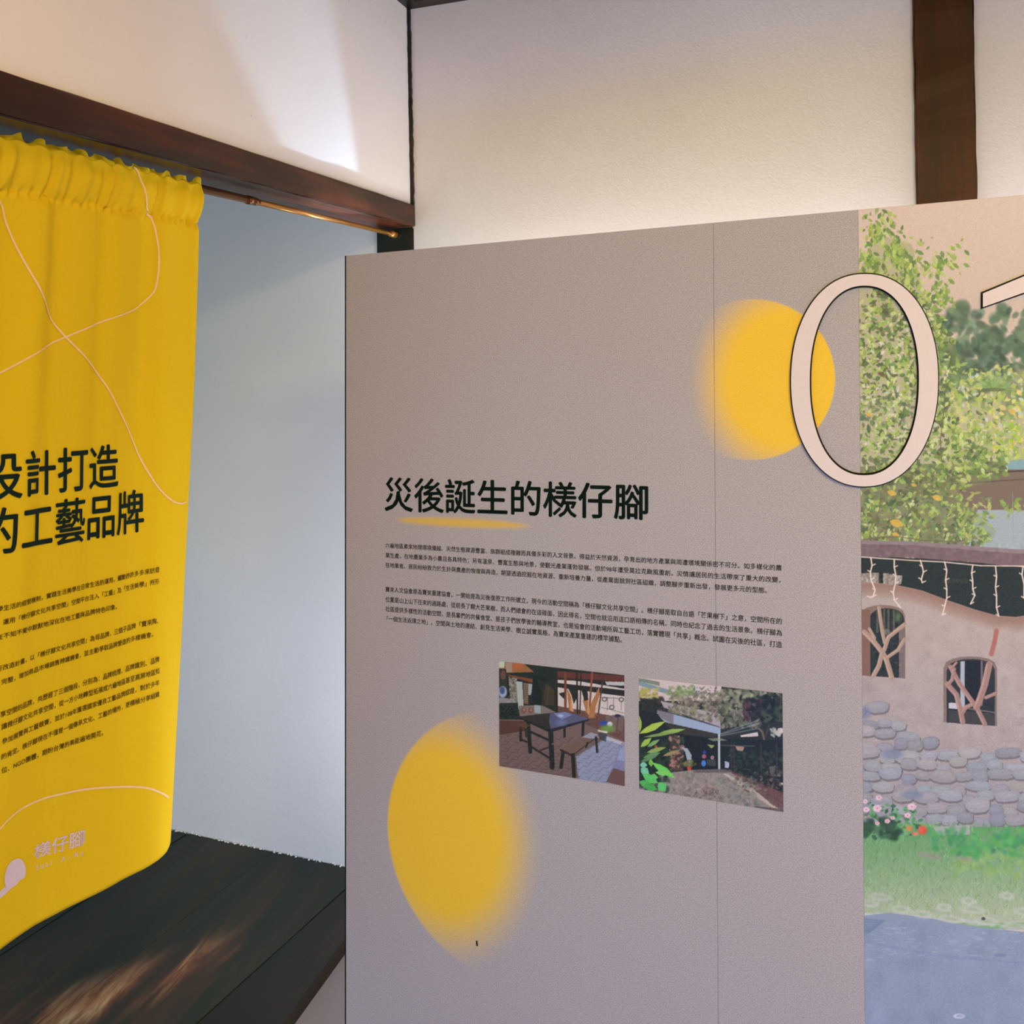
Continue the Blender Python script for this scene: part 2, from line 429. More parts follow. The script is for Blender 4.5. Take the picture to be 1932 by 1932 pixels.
# ------------------------------------------------------------------ curtain
ZT = ROD_Z + 0.003                            # top of the gathered heading
ZH = EYE - 0.930 * K                          # hem
hem_px = [(319, 1585), (313, 1606), (297, 1622), (270, 1640), (200, 1680), (130, 1712), (62, 1744), (0, 1789), (-60, 1834)]
hem = np.array([hitz(q, ZH)[:2] for q in hem_px])
hem = np.concatenate([hem, hem[-1] + np.array([(-0.004, -0.12), (0.004, -0.26), (0.0, -0.42)])])
arc = np.concatenate([[0], np.cumsum(np.linalg.norm(np.diff(hem, axis=0), axis=1))])
SMAX = float(arc[-1])
top_r = hitx((378, 345), ROD_X + 0.012)[1]    # right end on the rod
def smooth_hem(s):
    d = 0.015
    out = 0
    for k_, w_ in ((-1, .25), (0, .5), (1, .25)):
        q = np.clip(s + k_ * d, 0, SMAX)
        out = out + w_ * np.stack([np.interp(q, arc, hem[:, 0]), np.interp(q, arc, hem[:, 1])], -1)
    return out
def curtain(s, t, off=0.0):
    """s metres of cloth from the right edge, t = 0 top .. 1 hem"""
    s = np.asarray(s, float); t = np.asarray(t, float)
    B = smooth_hem(s)
    g = 1.0
    Tx = np.full_like(s, ROD_X + 0.013); Ty = top_r - s * g
    # right edge leans in: most of the shift happens in the top band
    e = np.clip(t, 0, 1); e = 0.10 * np.clip(t / 0.07, 0, 1) + 0.90 * e ** 1.15
    X = Tx * (1 - e) + B[..., 0] * e
    Y = Ty * (1 - e) + B[..., 1] * e
    # gathers
    band = np.clip(1 - t / 0.055, 0, 1)
    sw = s + 0.006 * np.sin(s * 61)
    top_f = 0.0035 * np.sin(sw * 150 + 0.7) + 0.0025 * np.sin(sw * 263 + 2)
    pinch = np.exp(-((t - 0.060) / 0.007) ** 2)
    low = np.exp(-np.clip(t - 0.06, 0, 2) / 0.42) * np.clip((t - 0.055) / 0.02, 0, 1)
    fold = np.sin(sw * 78 + 1.1 + 0.8 * t) * 0.0065 + np.sin(sw * 41 + 0.3) * 0.006
    wide = 0.008 * np.sin(s * 26 + 0.9) * np.clip(t * 3, 0, 1) * (1 - 0.55 * t)
    X = X + top_f * np.clip(t / 0.015, 0, 1) * (t < 0.06) + fold * low * 0.85 + wide - 0.004 * pinch + 0.003 * np.sin(s * 420) * pinch
    X = X + 0.006 * np.exp(-((t - 0.028) / 0.02) ** 2)
    Z = ZT + (ZH - ZT) * t + 0.003 * np.sin(s * 170) * np.exp(-t / 0.01)
    return np.stack([X + off, Y - off * 0.15, Z + 0 * s], -1)
def inv_curtain(x, y):
    p = np.array([0.3, 0.5])
    for _ in range(60):
        def f(q): return np.array(project(curtain(np.array(q[0]), np.array(q[1])))) - np.array([x, y])
        r = f(p)
        if abs(r).max() < 0.02: break
        J = np.column_stack([(f(p + [1e-4, 0]) - r) / 1e-4, (f(p + [0, 1e-4]) - r) / 1e-4])
        p = p - 0.7 * np.linalg.solve(J, r)
        p = np.clip(p, [-0.05, -0.05], [SMAX + .2, 1.05])
    return p
N = Nodes('yellow_cloth')
v = N.coord()
nz = N.noise(420, v, 2)
ycol = N.mix(N.math('MULTIPLY', nz, 0.5), rgba((250, 218, 36)), rgba((236, 196, 20)))
N.base(ycol); N.done(0.8, 0.12); N.bump(N.noise(900, v, 1), 0.06, 0.002)
tr = N.new('ShaderNodeBsdfTranslucent'); N.link(ycol, tr.inputs[0])
ms = N.new('ShaderNodeMixShader'); ms.inputs[0].default_value = 0.24
outn = N.n['Material Output']
N.link(N.b.outputs[0], ms.inputs[1]); N.link(tr.outputs[0], ms.inputs[2]); N.link(ms.outputs[0], outn.inputs[0])
CLOTH = N.m
cur = empty('curtain', (ROD_X, top_r, ZH), 'yellow half-length cloth curtain with dark green lettering, hung on the rod in the doorway', 'curtain')
def grid_obj(name, P, mats, parent, thick=0.0, **props):
    a, b = P.shape[:2]
    idx = np.arange(a * b).reshape(a, b)
    q = np.stack([idx[:-1, :-1], idx[1:, :-1], idx[1:, 1:], idx[:-1, 1:]], -1).reshape(-1, 4)
    me = bpy.data.meshes.new(name)
    me.vertices.add(a * b); me.vertices.foreach_set('co', P.reshape(-1).astype(np.float32))
    me.loops.add(q.size); me.loops.foreach_set('vertex_index', q.reshape(-1).astype(np.int32))
    me.polygons.add(len(q)); me.polygons.foreach_set('loop_start', np.arange(0, q.size, 4, dtype=np.int32))
    me.polygons.foreach_set('loop_total', np.full(len(q), 4, np.int32))
    me.polygons.foreach_set('use_smooth', np.ones(len(q), bool))
    me.update(calc_edges=True); me.validate()
    o = link_obj(name, me, mats, parent, **props)
    if thick:
        md = o.modifiers.new('thickness', 'SOLIDIFY'); md.thickness = thick; md.offset = 0
    return o
S = np.linspace(0, SMAX, 420)
Tt = np.concatenate([np.linspace(0, 0.1, 50), np.linspace(0.1, 1, 170)[1:]])
ss, tt = np.meshgrid(S, Tt, indexing='ij')
cloth = grid_obj('cloth', curtain(ss, tt), CLOTH, cur, 0.0008)
# back layer of the rod pocket and the ruffle above it
tb = np.linspace(0, 1, 14)
ss, t2 = np.meshgrid(S, tb, indexing='ij')
Pk = curtain(ss, t2 * 0.06); Pk[..., 0] -= 0.028 * np.sin(np.pi * np.clip(t2, 0, 1)) ** 0.7 + 0.001
grid_obj('rod_pocket', Pk, CLOTH, cloth)
ss, t3 = np.meshgrid(S, np.linspace(0, 1, 6), indexing='ij')
Pr = curtain(ss, 0 * t3); Pr[..., 2] += t3 * (0.0075 + 0.0035 * np.sin(ss * 190) * np.sin(ss * 53 + 1))
Pr[..., 0] += t3 * (0.004 * np.sin(ss * 150 + 0.7) + 0.002 * np.sin(ss * 340)) - 0.003 * t3
grid_obj('ruffle', Pr, CLOTH, cloth)

def cline(name, pts, w, mat):
    st = np.array([inv_curtain(*q) for q in pts])
    # smooth resample (Catmull-Rom)
    out = []
    for i in range(len(st) - 1):
        p0, p1, p2, p3 = st[max(i - 1, 0)], st[i], st[i + 1], st[min(i + 2, len(st) - 1)]
        for k in np.linspace(0, 1, 9)[:-1]:
            out.append(0.5 * (2*p1 + (p2-p0)*k + (2*p0-5*p1+4*p2-p3)*k*k + (3*p1-p0-3*p2+p3)*k**3))
    out.append(st[-1]); st = np.array(out)
    H = abs(ZT - ZH)
    d = np.gradient(st * [1, H], axis=0); d /= np.linalg.norm(d, axis=1)[:, None] + 1e-9
    nrm = np.stack([-d[:, 1], d[:, 0]], 1) * w / 2 / np.array([1, H])
    a, b = st + nrm, st - nrm
    co = np.concatenate([curtain(a[:, 0], a[:, 1], 0.0016), curtain(b[:, 0], b[:, 1], 0.0016)])
    n = len(st); tri = []
    for i in range(n - 1): tri += [(i, i + 1, n + i + 1), (i, n + i + 1, n + i)]
    tri_obj(name, co, tri, mat, cloth)
cline('curved_line', [(-25, 330), (0, 383), (10, 420), (37, 480), (87, 579), (123, 636), (184, 707), (224, 774), (248, 828), (278, 890), (298, 920), (323, 944), (340, 950), (350, 947)], 0.0026, CREAM)
cline('curved_line', [(251, 316), (263, 336), (276, 386), (286, 415), (296, 455), (299, 487), (297, 520), (286, 555), (258, 580), (224, 596), (159, 621), (123, 636), (75, 662), (25, 690), (-40, 728)], 0.0024, CREAM)
cline('curved_line', [(-30, 1598), (0, 1562), (18, 1543), (44, 1523), (79, 1507), (123, 1496), (176, 1487), (229, 1484), (273, 1486), (299, 1494), (318, 1505)], 0.0028, CREAM)
V_, T_ = text_block([
    ('設計打造', (-34, 862), (221, 842), (-34, 946), (221, 918)),
    ('的工藝品牌', (-36, 968), (269, 927), (-36, 1052), (269, 1002))], inv_curtain, curtain, 0.0022, 0.016, 3)
tri_obj('heading_lettering', V_, T_, INK_C, cloth, label='large dark green heading characters')
V_, T_ = text_block([
    ('學生活的經營機制，實踐生活美學在日常生活的運用，觸動許許多多來訪遊', (-7, 1145), (299, 1069), (-7, 1155), (299, 1079)),
    ('運用「檨仔腳文化共享空間」空間平台注入「工藝」及「生活美學」所形', (4, 1169), (299, 1091), (4, 1179), (299, 1101)),
    ('在不知不覺中默默地深化在地工藝與品牌特色印象。', (-8, 1198), (219, 1139), (-8, 1208), (219, 1149)),
    ('行改造計畫，以「檨仔腳文化共享空間」為母品牌，三個子品牌「寶來陶、', (-9, 1258), (297, 1165), (-9, 1268), (297, 1175.5)),
    ('完整，增加商品市場銷售辨識機會，並主動爭取品牌營造的多樣機會。', (1, 1282), (287, 1191), (1, 1292), (287, 1201)),
    ('享空間的品牌，共歷經了三個階段，分別為：品牌梳理、品牌識別、品牌', (-1, 1343), (299, 1238), (-1, 1354), (299, 1248.5)),
    ('讓檨仔腳文化共享空間，從一方小地轉型拓展成六龜地區甚至高屏地區知', (1, 1366), (299, 1260), (1, 1377), (299, 1270.5)),
    ('參加展覽與工藝競賽，並於108年獲選國家優良工藝品牌認證，對於多年', (2, 1394), (299, 1282), (2, 1404.5), (299, 1292)),
    ('的肯定。檨仔腳現在不僅是一個傳承文化、工藝的場所，更積極分享組織', (1, 1423), (299, 1304), (1, 1433.5), (299, 1314)),
    ('位、NGO團體，期盼台灣的美能遍地開花。', (1, 1449), (193, 1376.5), (1, 1459.5), (193, 1387))], inv_curtain, curtain, 0.0022, 0.012, 2)
tri_obj('body_lettering', V_, T_, INK_CS, cloth, label='ten lines of small brown characters')
V_, T_ = text_block([('檨仔腳', (63, 1596), (158, 1565), (63, 1621), (158, 1594))], inv_curtain, curtain, 0.0022, 0.015, 2)
lg = tri_obj('logo_lettering', V_, T_, LOGO_M, cloth, label='pale lilac logo characters')
V_, T_ = text_block([('S u a i  -  A  -  K a', (66, 1632), (155, 1603), (66, 1642), (155, 1613))], inv_curtain, curtain, 0.0022, 0.0, 2, True)
tri_obj('logo_lettering', V_, T_, LOGO_M, cloth, label='small pale lilac latin letters')
def cpoly(name, pts, mat, off=0.0016):
    uv = np.array([inv_curtain(*q) for q in pts]); c = uv.mean(0)
    ring = [uv]
    for k in (0.66, 0.33): ring.append(c + (uv - c) * k)
    n = len(pts); P = np.concatenate(ring + [c[None]]); tri = []
    for r in range(2):
        for i in range(n):
            j = (i + 1) % n; a = r * n; b = (r + 1) * n
            tri += [(a + i, a + j, b + j), (a + i, b + j, b + i)]
    for i in range(n): tri.append((2 * n + i, 2 * n + (i + 1) % n, 3 * n))
    tri_obj(name, curtain(P[:, 0], P[:, 1], off), tri, mat, cloth)
z4 = lambda x, y: (x / 5.682, y / 5.682 + 1350)
cpoly('logo_emblem', [z4(*q) for q in ((185,1528),(230,1545),(262,1600),(272,1680),(250,1740),(205,1762),(170,1810),(125,1842),(90,1868),(60,1850),(42,1790),(45,1710),(70,1620),(120,1552))], LOGO_M)
cpoly('logo_emblem', [z4(*q) for q in ((42,1832),(92,1874),(45,1915),(-30,1980),(-75,1965),(-20,1900))], LOGO_M)

# ------------------------------------------------------------------ display panel: its plane
D0 = 1.60 * K
def camdir(r_, f_, u_): return right * r_ + fwd * f_ + up * u_
P0 = np.array(CAM) + wray(653, 1000) * (D0 / (wray(653, 1000)[0] * -syw + wray(653, 1000)[1] * cyw))
uu = -wray(-3020, 805); uu /= np.linalg.norm(uu)
uh = np.array([uu[0], uu[1], 0]); uh /= np.linalg.norm(uh)
vv = np.array([0, 0, 1.0]) + 0.0175 * uh + 0.02 * np.array(fwd)
nn = np.cross(uu, vv); nn /= np.linalg.norm(nn)          # towards the back
if nn @ np.array(fwd) < 0: nn = -nn
Minv = np.linalg.inv(np.column_stack([uu, vv, nn]))
def panel_uv(x, y):
    d = wray(x, y); t = ((P0 - CAM) @ nn) / (d @ nn)
    return (Minv @ (CAM + d * t - P0))[:2]
def panel(u, v, off=0.0):
    u = np.asarray(u, float)[..., None]; v = np.asarray(v, float)[..., None]
    return P0 + uu * u + vv * v - nn * off
V_FLOOR = -(P0[2]) / vv[2] + 0.002
U_END = panel_uv(2240, 1000)[0]
U_SEAM = panel_uv(1347, 600)[0]
U_MUR = 0.5 * (panel_uv(1619, 420)[0] + panel_uv(1631, 1800)[0])
vt0 = panel_uv(653.5, 482.5)[1]; vt1 = panel_uv(1600, 397.4)[1]; u1600 = panel_uv(1600, 397.4)[0]
def v_top(u): return vt0 + (vt1 - vt0) * np.asarray(u) / u1600
base = panel(0.5 * U_END, V_FLOOR)
pan = empty('display_panel', tuple(base), 'tall freestanding grey exhibition panel with yellow discs, text and photo mural', 'display panel')

# grey printed board with two yellow sun discs and a brushed underline (procedural print)
def disc_uv(cx, cy, ex, ey):
    c = panel_uv(cx, cy); a = panel_uv(cx + ex, cy)[0] - c[0]; b = panel_uv(cx, cy - ey)[1] - c[1]
    return float(c[0]), float(c[1]), float(abs(a)), float(abs(b))
N = Nodes('grey_panel_print')
um = N.new('ShaderNodeUVMap'); um.uv_map = 'panel'
sp = N.new('ShaderNodeSeparateXYZ'); N.link(um.outputs[0], sp.inputs[0])
u_, v_ = sp.outputs[0], sp.outputs[1]
grain = N.noise(520, um.outputs[0], 2, 0.7)
fac = N.smooth(grain, 0.32, 0.68)
paper = N.mix(fac, (0.330, 0.308, 0.312, 1), (0.470, 0.440, 0.452, 1))
def disc(center, edge, core, fx, fy):
    """circle in panel metres, its yellow thinning out away from an off-centre core"""
    c = panel_uv(*center); R = abs(panel_uv(*edge)[0] - c[0])
    k = panel_uv(*core); sx = abs(panel_uv(core[0] + fx, core[1])[0] - k[0]); sy = abs(panel_uv(core[0], core[1] + fy)[1] - k[1])
    def rad(o, ax, ay):
        dx = N.math('DIVIDE', N.math('SUBTRACT', u_, float(o[0])), float(ax)); dy = N.math('DIVIDE', N.math('SUBTRACT', v_, float(o[1])), float(ay))
        return N.math('SQRT', N.math('ADD', N.math('MULTIPLY', dx, dx), N.math('MULTIPLY', dy, dy)))
    return N.math('MULTIPLY', N.smooth(rad(c, R, R), 0.985, 1.01, 1.0, 0.0), N.smooth(rad(k, sx, sy), 0.55, 1.08, 1.0, 0.0))
d1 = disc((1413, 716), (1576, 716), (1480, 715), 190, 205)
d2 = disc((955, 1598), (731, 1598), (835, 1570), 182, 248)
YEL = (0.80, 0.50, 0.022, 1)
def und():
    a, b = panel_uv(735, 980), panel_uv(1012, 993)
    mx = N.math('DIVIDE', N.math('SUBTRACT', u_, float((a[0] + b[0]) / 2)), float((b[0] - a[0]) / 2))
    sl = float((b[1] - a[1]) / (b[0] - a[0]))
    yc = N.math('MULTIPLY_ADD', N.math('SUBTRACT', u_, float(a[0])), sl, float(a[1]))
    dy = N.math('ABSOLUTE', N.math('SUBTRACT', v_, yc))
    wd = N.math('MULTIPLY', N.math('SQRT', N.math('MAXIMUM', N.math('SUBTRACT', 1.0, N.math('MULTIPLY', mx, mx)), 0.0)), 0.0105)
    return N.math('MULTIPLY', N.smooth(N.math('SUBTRACT', dy, wd), -0.008, 0.002, 1, 0), N.smooth(N.math('ABSOLUTE', mx), 0.75, 1.0, 0.85, 0.0))
c_ = N.mix(N.math('MULTIPLY', N.math('MAXIMUM', d1, d2), 0.97), paper, N.mix(fac, YEL, (0.88, 0.57, 0.03, 1)))
c_ = N.mix(und(), c_, (0.70, 0.45, 0.05, 1))
N.base(c_); N.bump(grain, 0.05, 0.001)
PRINT = N.done(0.62, 0.25)
BOARD_W = flat('white_board_edge', (240, 236, 232))
BOARD_D = flat('dark_board_edge', (24, 26, 22))
MUR_BASE = flat('mural_board', (200, 190, 180))

def board(name, u0, u1, mats, parent, thick=0.022, off=0.0, nu=12):
    us = np.linspace(u0, u1, nu)
    bm = bmesh.new(); uvl = bm.loops.layers.uv.new('panel')
    F_, B_ = [], []
    for u in us:
        vt = float(v_top(u))
        F_.append([(bm.verts.new(panel(u, V_FLOOR, off)), (u, V_FLOOR)), (bm.verts.new(panel(u, vt, off)), (u, vt))])
        B_.append([(bm.verts.new(panel(u, V_FLOOR, off - thick)), (u, V_FLOOR)), (bm.verts.new(panel(u, vt, off - thick)), (u, vt))])
    def face(vs, mi):
        f = bm.faces.new([q[0] for q in vs]); f.material_index = mi
        for lp, q in zip(f.loops, vs): lp[uvl].uv = q[1]
    for i in range(nu - 1):
        face((F_[i][0], F_[i+1][0], F_[i+1][1], F_[i][1]), 0)
        face((B_[i][0], B_[i][1], B_[i+1][1], B_[i+1][0]), 1)
        face((F_[i][1], F_[i+1][1], B_[i+1][1], B_[i][1]), 1)
        face((F_[i][0], B_[i][0], B_[i+1][0], F_[i+1][0]), 1)
    face((F_[0][0], F_[0][1], B_[0][1], B_[0][0]), 1)
    face((F_[-1][0], B_[-1][0], B_[-1][1], F_[-1][1]), 1)
    return bm_obj(name, bm, mats, parent)
board_a = board('board', 0.0, U_SEAM - 0.0003, [PRINT, BOARD_W], pan)
board_b = board('board', U_SEAM + 0.0003, U_MUR, [PRINT, BOARD_W], pan, off=0.0)
board_c = board('mural_board', U_MUR + 0.0001, U_END, [MUR_BASE, BOARD_W], pan, off=0.0)
bm = bmesh.new()
e0 = [panel(-0.0022, V_FLOOR, 0.0006), panel(0.0, V_FLOOR, 0.0006), panel(0.0, float(v_top(0)), 0.0006), panel(-0.0022, float(v_top(0)), 0.0006)]
e1 = [q + nn * 0.0226 for q in e0]
vs = [bm.verts.new(q) for q in e0 + e1]
for q in ((0,1,2,3),(4,7,6,5),(0,4,5,1),(1,5,6,2),(2,6,7,3),(3,7,4,0)): bm.faces.new([vs[i] for i in q])
bm_obj('edge_strip', bm, BOARD_D, pan, label='thin dark edge strip')
# metal feet under the panel (below the frame)
N = Nodes('grey_steel'); N.base(N.mix(N.noise(60, N.coord(), 2), (0.3, 0.3, 0.3, 1), (0.4, 0.4, 0.4, 1))); STEEL = N.done(0.4, 0.5, 0.8)

V_, T_ = text_block([('災後誕生的檨仔腳', (726.5, 904), (1222, 917.5), (726.5, 963.5), (1222, 981))], panel_uv, panel, 0.0004, 0.018, 3)
tri_obj('heading_lettering', V_, T_, INK, board_a, label='large dark green heading characters')
V_, T_ = text_block([
    ('六龜地區素來地理環境優越、天然生態資源豐富、族群組成複雜而具備多彩的人文背景。得益於天然資源，孕育出的地方產業與周遭環境關係密不可分。如多樣化的農', (727.5, 1024.5), (1475, 1066.5), (727.5, 1033.5), (1475, 1077)),
    ('業生產，在地農業多為小農且各具特色；另有溫泉、豐富生態與地景，使觀光產業蓬勃發展。但於98年遭受莫拉克颱風重創，災情讓居民的生活帶來了重大的改變，', (727.5, 1043), (1472.5, 1089), (727.5, 1052), (1472.5, 1099.5)),
    ('在地業者、居民紛紛致力於生計與農產的恢復與再造，期望透過挖掘在地資源、重新培養力量，從產業面貌到社區組織，調整腳步重新出發，發展更多元的型態。', (727.5, 1061.5), (1447, 1109), (727.5, 1070.5), (1447, 1119.5)),
    ('寶來人文協會原為寶來重建協會，一開始是為災後復原工作所建立，現今的活動空間稱為「檨仔腳文化共享空間」。檨仔腳是取自台語「芒果樹下」之意，空間所在的', (727.5, 1107), (1475.5, 1167), (727.5, 1116.5), (1475.5, 1178)),
    ('位置是山上山下往來的過路處，從前長了顆大芒果樹，而人們總會約在這碰面，因此得名，空間也就沿用這口語相傳的名稱，同時也紀念了過去的生活景象。檨仔腳為', (727.5, 1126), (1475.5, 1189), (727.5, 1135.5), (1475.5, 1200)),
    ('社區提供多樣性的活動空間，是長輩們的共餐食堂、是孩子們放學後的輔導教室，也是協會的活動場所與工藝工坊，落實體現「共享」概念。試圖在災後的社區，打造', (727.5, 1144), (1475.5, 1211), (727.5, 1153.5), (1475.5, 1222.5)),
    ('「一個生活返璞之地」。空間與土地的連結、創見生活美學、樹立誠實風格，為寶來產業重建的標竿據點。', (730, 1162.5), (1173.5, 1201.5), (730, 1171.5), (1173.5, 1212.5))],
    panel_uv, panel, 0.0004, 0.008, 2)
tri_obj('body_lettering', V_, T_, INK_S, board_a, label='seven lines of small dark characters')
# small mark low on the panel
q = [panel_uv(*p_) for p_ in ((898, 1775), (901, 1774), (902, 1784), (899, 1785))]
tri_obj('nick', panel(np.array([a[0] for a in q]), np.array([a[1] for a in q]), 0.0005), [(0, 1, 2), (0, 2, 3)], INK_S, board_a)

# ------------------------------------------------------------------ printed pictures (flat prints carried as colours on a fine grid)
class Paint:
    def __init__(s, x0, y0, x1, y1, k=2):
        s.x0, s.y0, s.k = x0, y0, k
        s.h, s.w = int((y1 - y0) * k), int((x1 - x0) * k)
        s.a = np.zeros((s.h, s.w, 3))
        s.Y, s.X = np.mgrid[0:s.h, 0:s.w]
        s.X = s.X / k + x0; s.Y = s.Y / k + y0
    def box(s, xa, ya, xb, yb):
        f = lambda v, o, n: int(min(max((v - o) * s.k, 0), n))
        return slice(f(ya, s.y0, s.h), f(yb + 1, s.y0, s.h)), slice(f(xa, s.x0, s.w), f(xb + 1, s.x0, s.w))
    def blend(s, sl, mask, c, al=1.0):
        if mask.size == 0: return
        mk = (mask * al)[..., None]
        s.a[sl] = s.a[sl] * (1 - mk) + np.asarray(c, float) * mk
    def poly(s, pts, c, al=1.0):
        P = np.asarray(pts, float)
        sl = s.box(P[:, 0].min() - 1, P[:, 1].min() - 1, P[:, 0].max() + 1, P[:, 1].max() + 1)
        X, Y = s.X[sl], s.Y[sl]
        ins = np.zeros(X.shape, bool)
        for i in range(len(P)):
            (xa, ya), (xb, yb) = P[i], P[i - 1]
            if ya == yb: continue
            ins ^= ((ya > Y) != (yb > Y)) & (X < (xb - xa) * (Y - ya) / (yb - ya) + xa)
        s.blend(sl, ins.astype(float), c, al)
    def line(s, pts, w, c, al=1.0, w1=None):
        n = len(pts) - 1
        for i in range(n):
            (xa, ya), (xb, yb) = pts[i], pts[i + 1]
            wa = w if w1 is None else w + (w1 - w) * i / max(n, 1)
            sl = s.box(min(xa, xb) - wa, min(ya, yb) - wa, max(xa, xb) + wa, max(ya, yb) + wa)
            X, Y = s.X[sl], s.Y[sl]
            dx, dy = xb - xa, yb - ya; L = dx * dx + dy * dy + 1e-9
            t = np.clip(((X - xa) * dx + (Y - ya) * dy) / L, 0, 1)
            d = np.hypot(X - xa - t * dx, Y - ya - t * dy)
            s.blend(sl, np.clip(wa / 2 + 0.4 - d, 0, 1), c, al)
    def ell(s, cx, cy, rx, ry, c, al=1.0, soft=0.15, ang=0.0):
        r = max(rx, ry) * (1 + soft)
        sl = s.box(cx - r - 1, cy - r - 1, cx + r + 1, cy + r + 1)
        X, Y = s.X[sl] - cx, s.Y[sl] - cy
        ca, sa = math.cos(ang), math.sin(ang)
        d = np.hypot((X * ca + Y * sa) / rx, (-X * sa + Y * ca) / ry)
        s.blend(sl, np.clip((1 + soft - d) / (2 * soft + 1e-6), 0, 1), c, al)
    def leaf(s, x, y, L, ang, wd, c, al=1.0):
        t = np.array([0, .25, .55, .8, 1.0]); hw = np.array([0, .75, 1.0, .55, 0]) * wd / 2
        ux, uy = math.cos(ang), math.sin(ang)
        A = [(x + ux * L * a - uy * b, y + uy * L * a + ux * b) for a, b in zip(t, hw)]
        B = [(x + ux * L * a + uy * b, y + uy * L * a - ux * b) for a, b in zip(t, hw)][::-1]
        s.poly(A + B[1:-1], c, al)
    def noise(s, sl, amp, cell, seed=0, cellx=None):
        h, w = s.a[sl].shape[:2]; cellx = cellx or cell
        r = np.random.default_rng(seed)
        g = r.normal(0, 1, (int(h / (cell * s.k)) + 3, int(w / (cellx * s.k)) + 3))
        yy = np.arange(h) / (cell * s.k); xx = np.arange(w) / (cellx * s.k)
        yi, xi = yy.astype(int), xx.astype(int); fy, fx = (yy - yi)[:, None], (xx - xi)[None]
        fy = fy * fy * (3 - 2 * fy); fx = fx * fx * (3 - 2 * fx)
        G = lambda a, b: g[np.ix_(yi + a, xi + b)]
        n = (G(0,0)*(1-fy)*(1-fx) + G(1,0)*fy*(1-fx) + G(0,1)*(1-fy)*fx + G(1,1)*fy*fx)
        s.a[sl] = s.a[sl] + (n * amp)[..., None]
        return n
    def sample(s, x, y):
        fx = np.clip((x - s.x0) * s.k - 0.5, 0, s.w - 1.001); fy = np.clip((y - s.y0) * s.k - 0.5, 0, s.h - 1.001)
        xi, yi = fx.astype(int), fy.astype(int); a, b = (fx - xi)[..., None], (fy - yi)[..., None]
        A = s.a
        return (A[yi, xi]*(1-a)*(1-b) + A[yi, xi+1]*a*(1-b) + A[yi+1, xi]*(1-a)*b + A[yi+1, xi+1]*a*b)
def vary(c, d):
    k = random.uniform(-d, d)
    return [v + k + random.uniform(-d, d) * 0.3 for v in c]
ILLUM = np.array([0.96, 0.87, 0.79])
def print_mat(name, rough=0.5):
    N = Nodes(name); at = N.new('ShaderNodeAttribute'); at.attribute_name = 'print'
    g = N.noise(520, N.coord(), 2, 0.7)
    N.base(N.mix(N.smooth(g, 0.3, 0.7, 0, 0.16), at.outputs['Color'], (0.10, 0.10, 0.10, 1)))
    return N.done(rough, 0.25)
def print_obj(name, paint, u0, u1, vb0, vb1, vtp0, vtp1, nu, nv, off, mat, parent, **props):
    a = np.linspace(0, 1, nu)[:, None]; b = np.linspace(0, 1, nv)[None]
    U = u0 + (u1 - u0) * a + 0 * b
    Vv = (vb0 + (vb1 - vb0) * a) * (1 - b) + (vtp0 + (vtp1 - vtp0) * a) * b
    P = panel(U, Vv, off)
    o = grid_obj(name, P, mat, parent, **props)
    x, y = project(P)
    c = lin(np.clip(paint.sample(x, y), 0, 255)) / ILLUM
    c = np.clip(c, 0, 0.9).reshape(-1, 3)
    at = o.data.color_attributes.new('print', 'FLOAT_COLOR', 'POINT')
    at.data.foreach_set('color', np.concatenate([c, np.ones((len(c), 1))], 1).astype(np.float32).reshape(-1))
    return o

# ---- the mural: tree, earth house, stone wall, lawn, paving
p = Paint(1606, 360, 2060, 1990)
p.a[:] = (206, 184, 170)
A_ = p.box(1606, 360, 2060, 620)
p.a[A_] += np.linspace(4, -6, p.a[A_].shape[0])[:, None, None] * np.array([1, 1, 1.2])
# distant dark trees
def clumps(poly, n, size, cols, seed, al=0.9, leafy=False, asp=0.5):
    random.seed(seed); P = np.array(poly, float)
    x0, y0 = P.min(0); x1, y1 = P.max(0); k = 0
    while k < n:
        x, y = random.uniform(x0, x1), random.uniform(y0, y1); ins = False
        for i in range(len(P)):
            (xa, ya), (xb, yb) = P[i], P[i - 1]
            if (ya > y) != (yb > y) and x < (xb - xa) * (y - ya) / (yb - ya) + xa: ins = not ins
        if not ins: continue
        k += 1; sz = size * random.uniform(0.6, 1.4); c = vary(random.choice(cols), 12)
        if leafy: p.leaf(x, y, sz, random.uniform(-0.5, 2.4), sz * asp * random.uniform(.7, 1.2), c, al)
        else: p.ell(x, y, sz, sz * random.uniform(.5, .9), c, al, 0.35, random.uniform(0, 3))
clumps([(1770, 610), (1810, 570), (1850, 590), (1900, 575), (1945, 590), (2060, 560), (2060, 760), (1760, 760)], 420, 10, [(96, 122, 98), (78, 104, 82), (112, 138, 110), (70, 92, 76)], 3, 0.8)
clumps([(1790, 640), (1870, 640), (2060, 620), (2060, 720), (1800, 700)], 160, 8, [(66, 84, 68), (84, 110, 88)], 4, 0.8)
clumps([(1880, 690), (2060, 660), (2060, 800), (1890, 790)], 120, 10, [(110, 128, 100), (134, 148, 110), (150, 148, 120)], 5, 0.6)
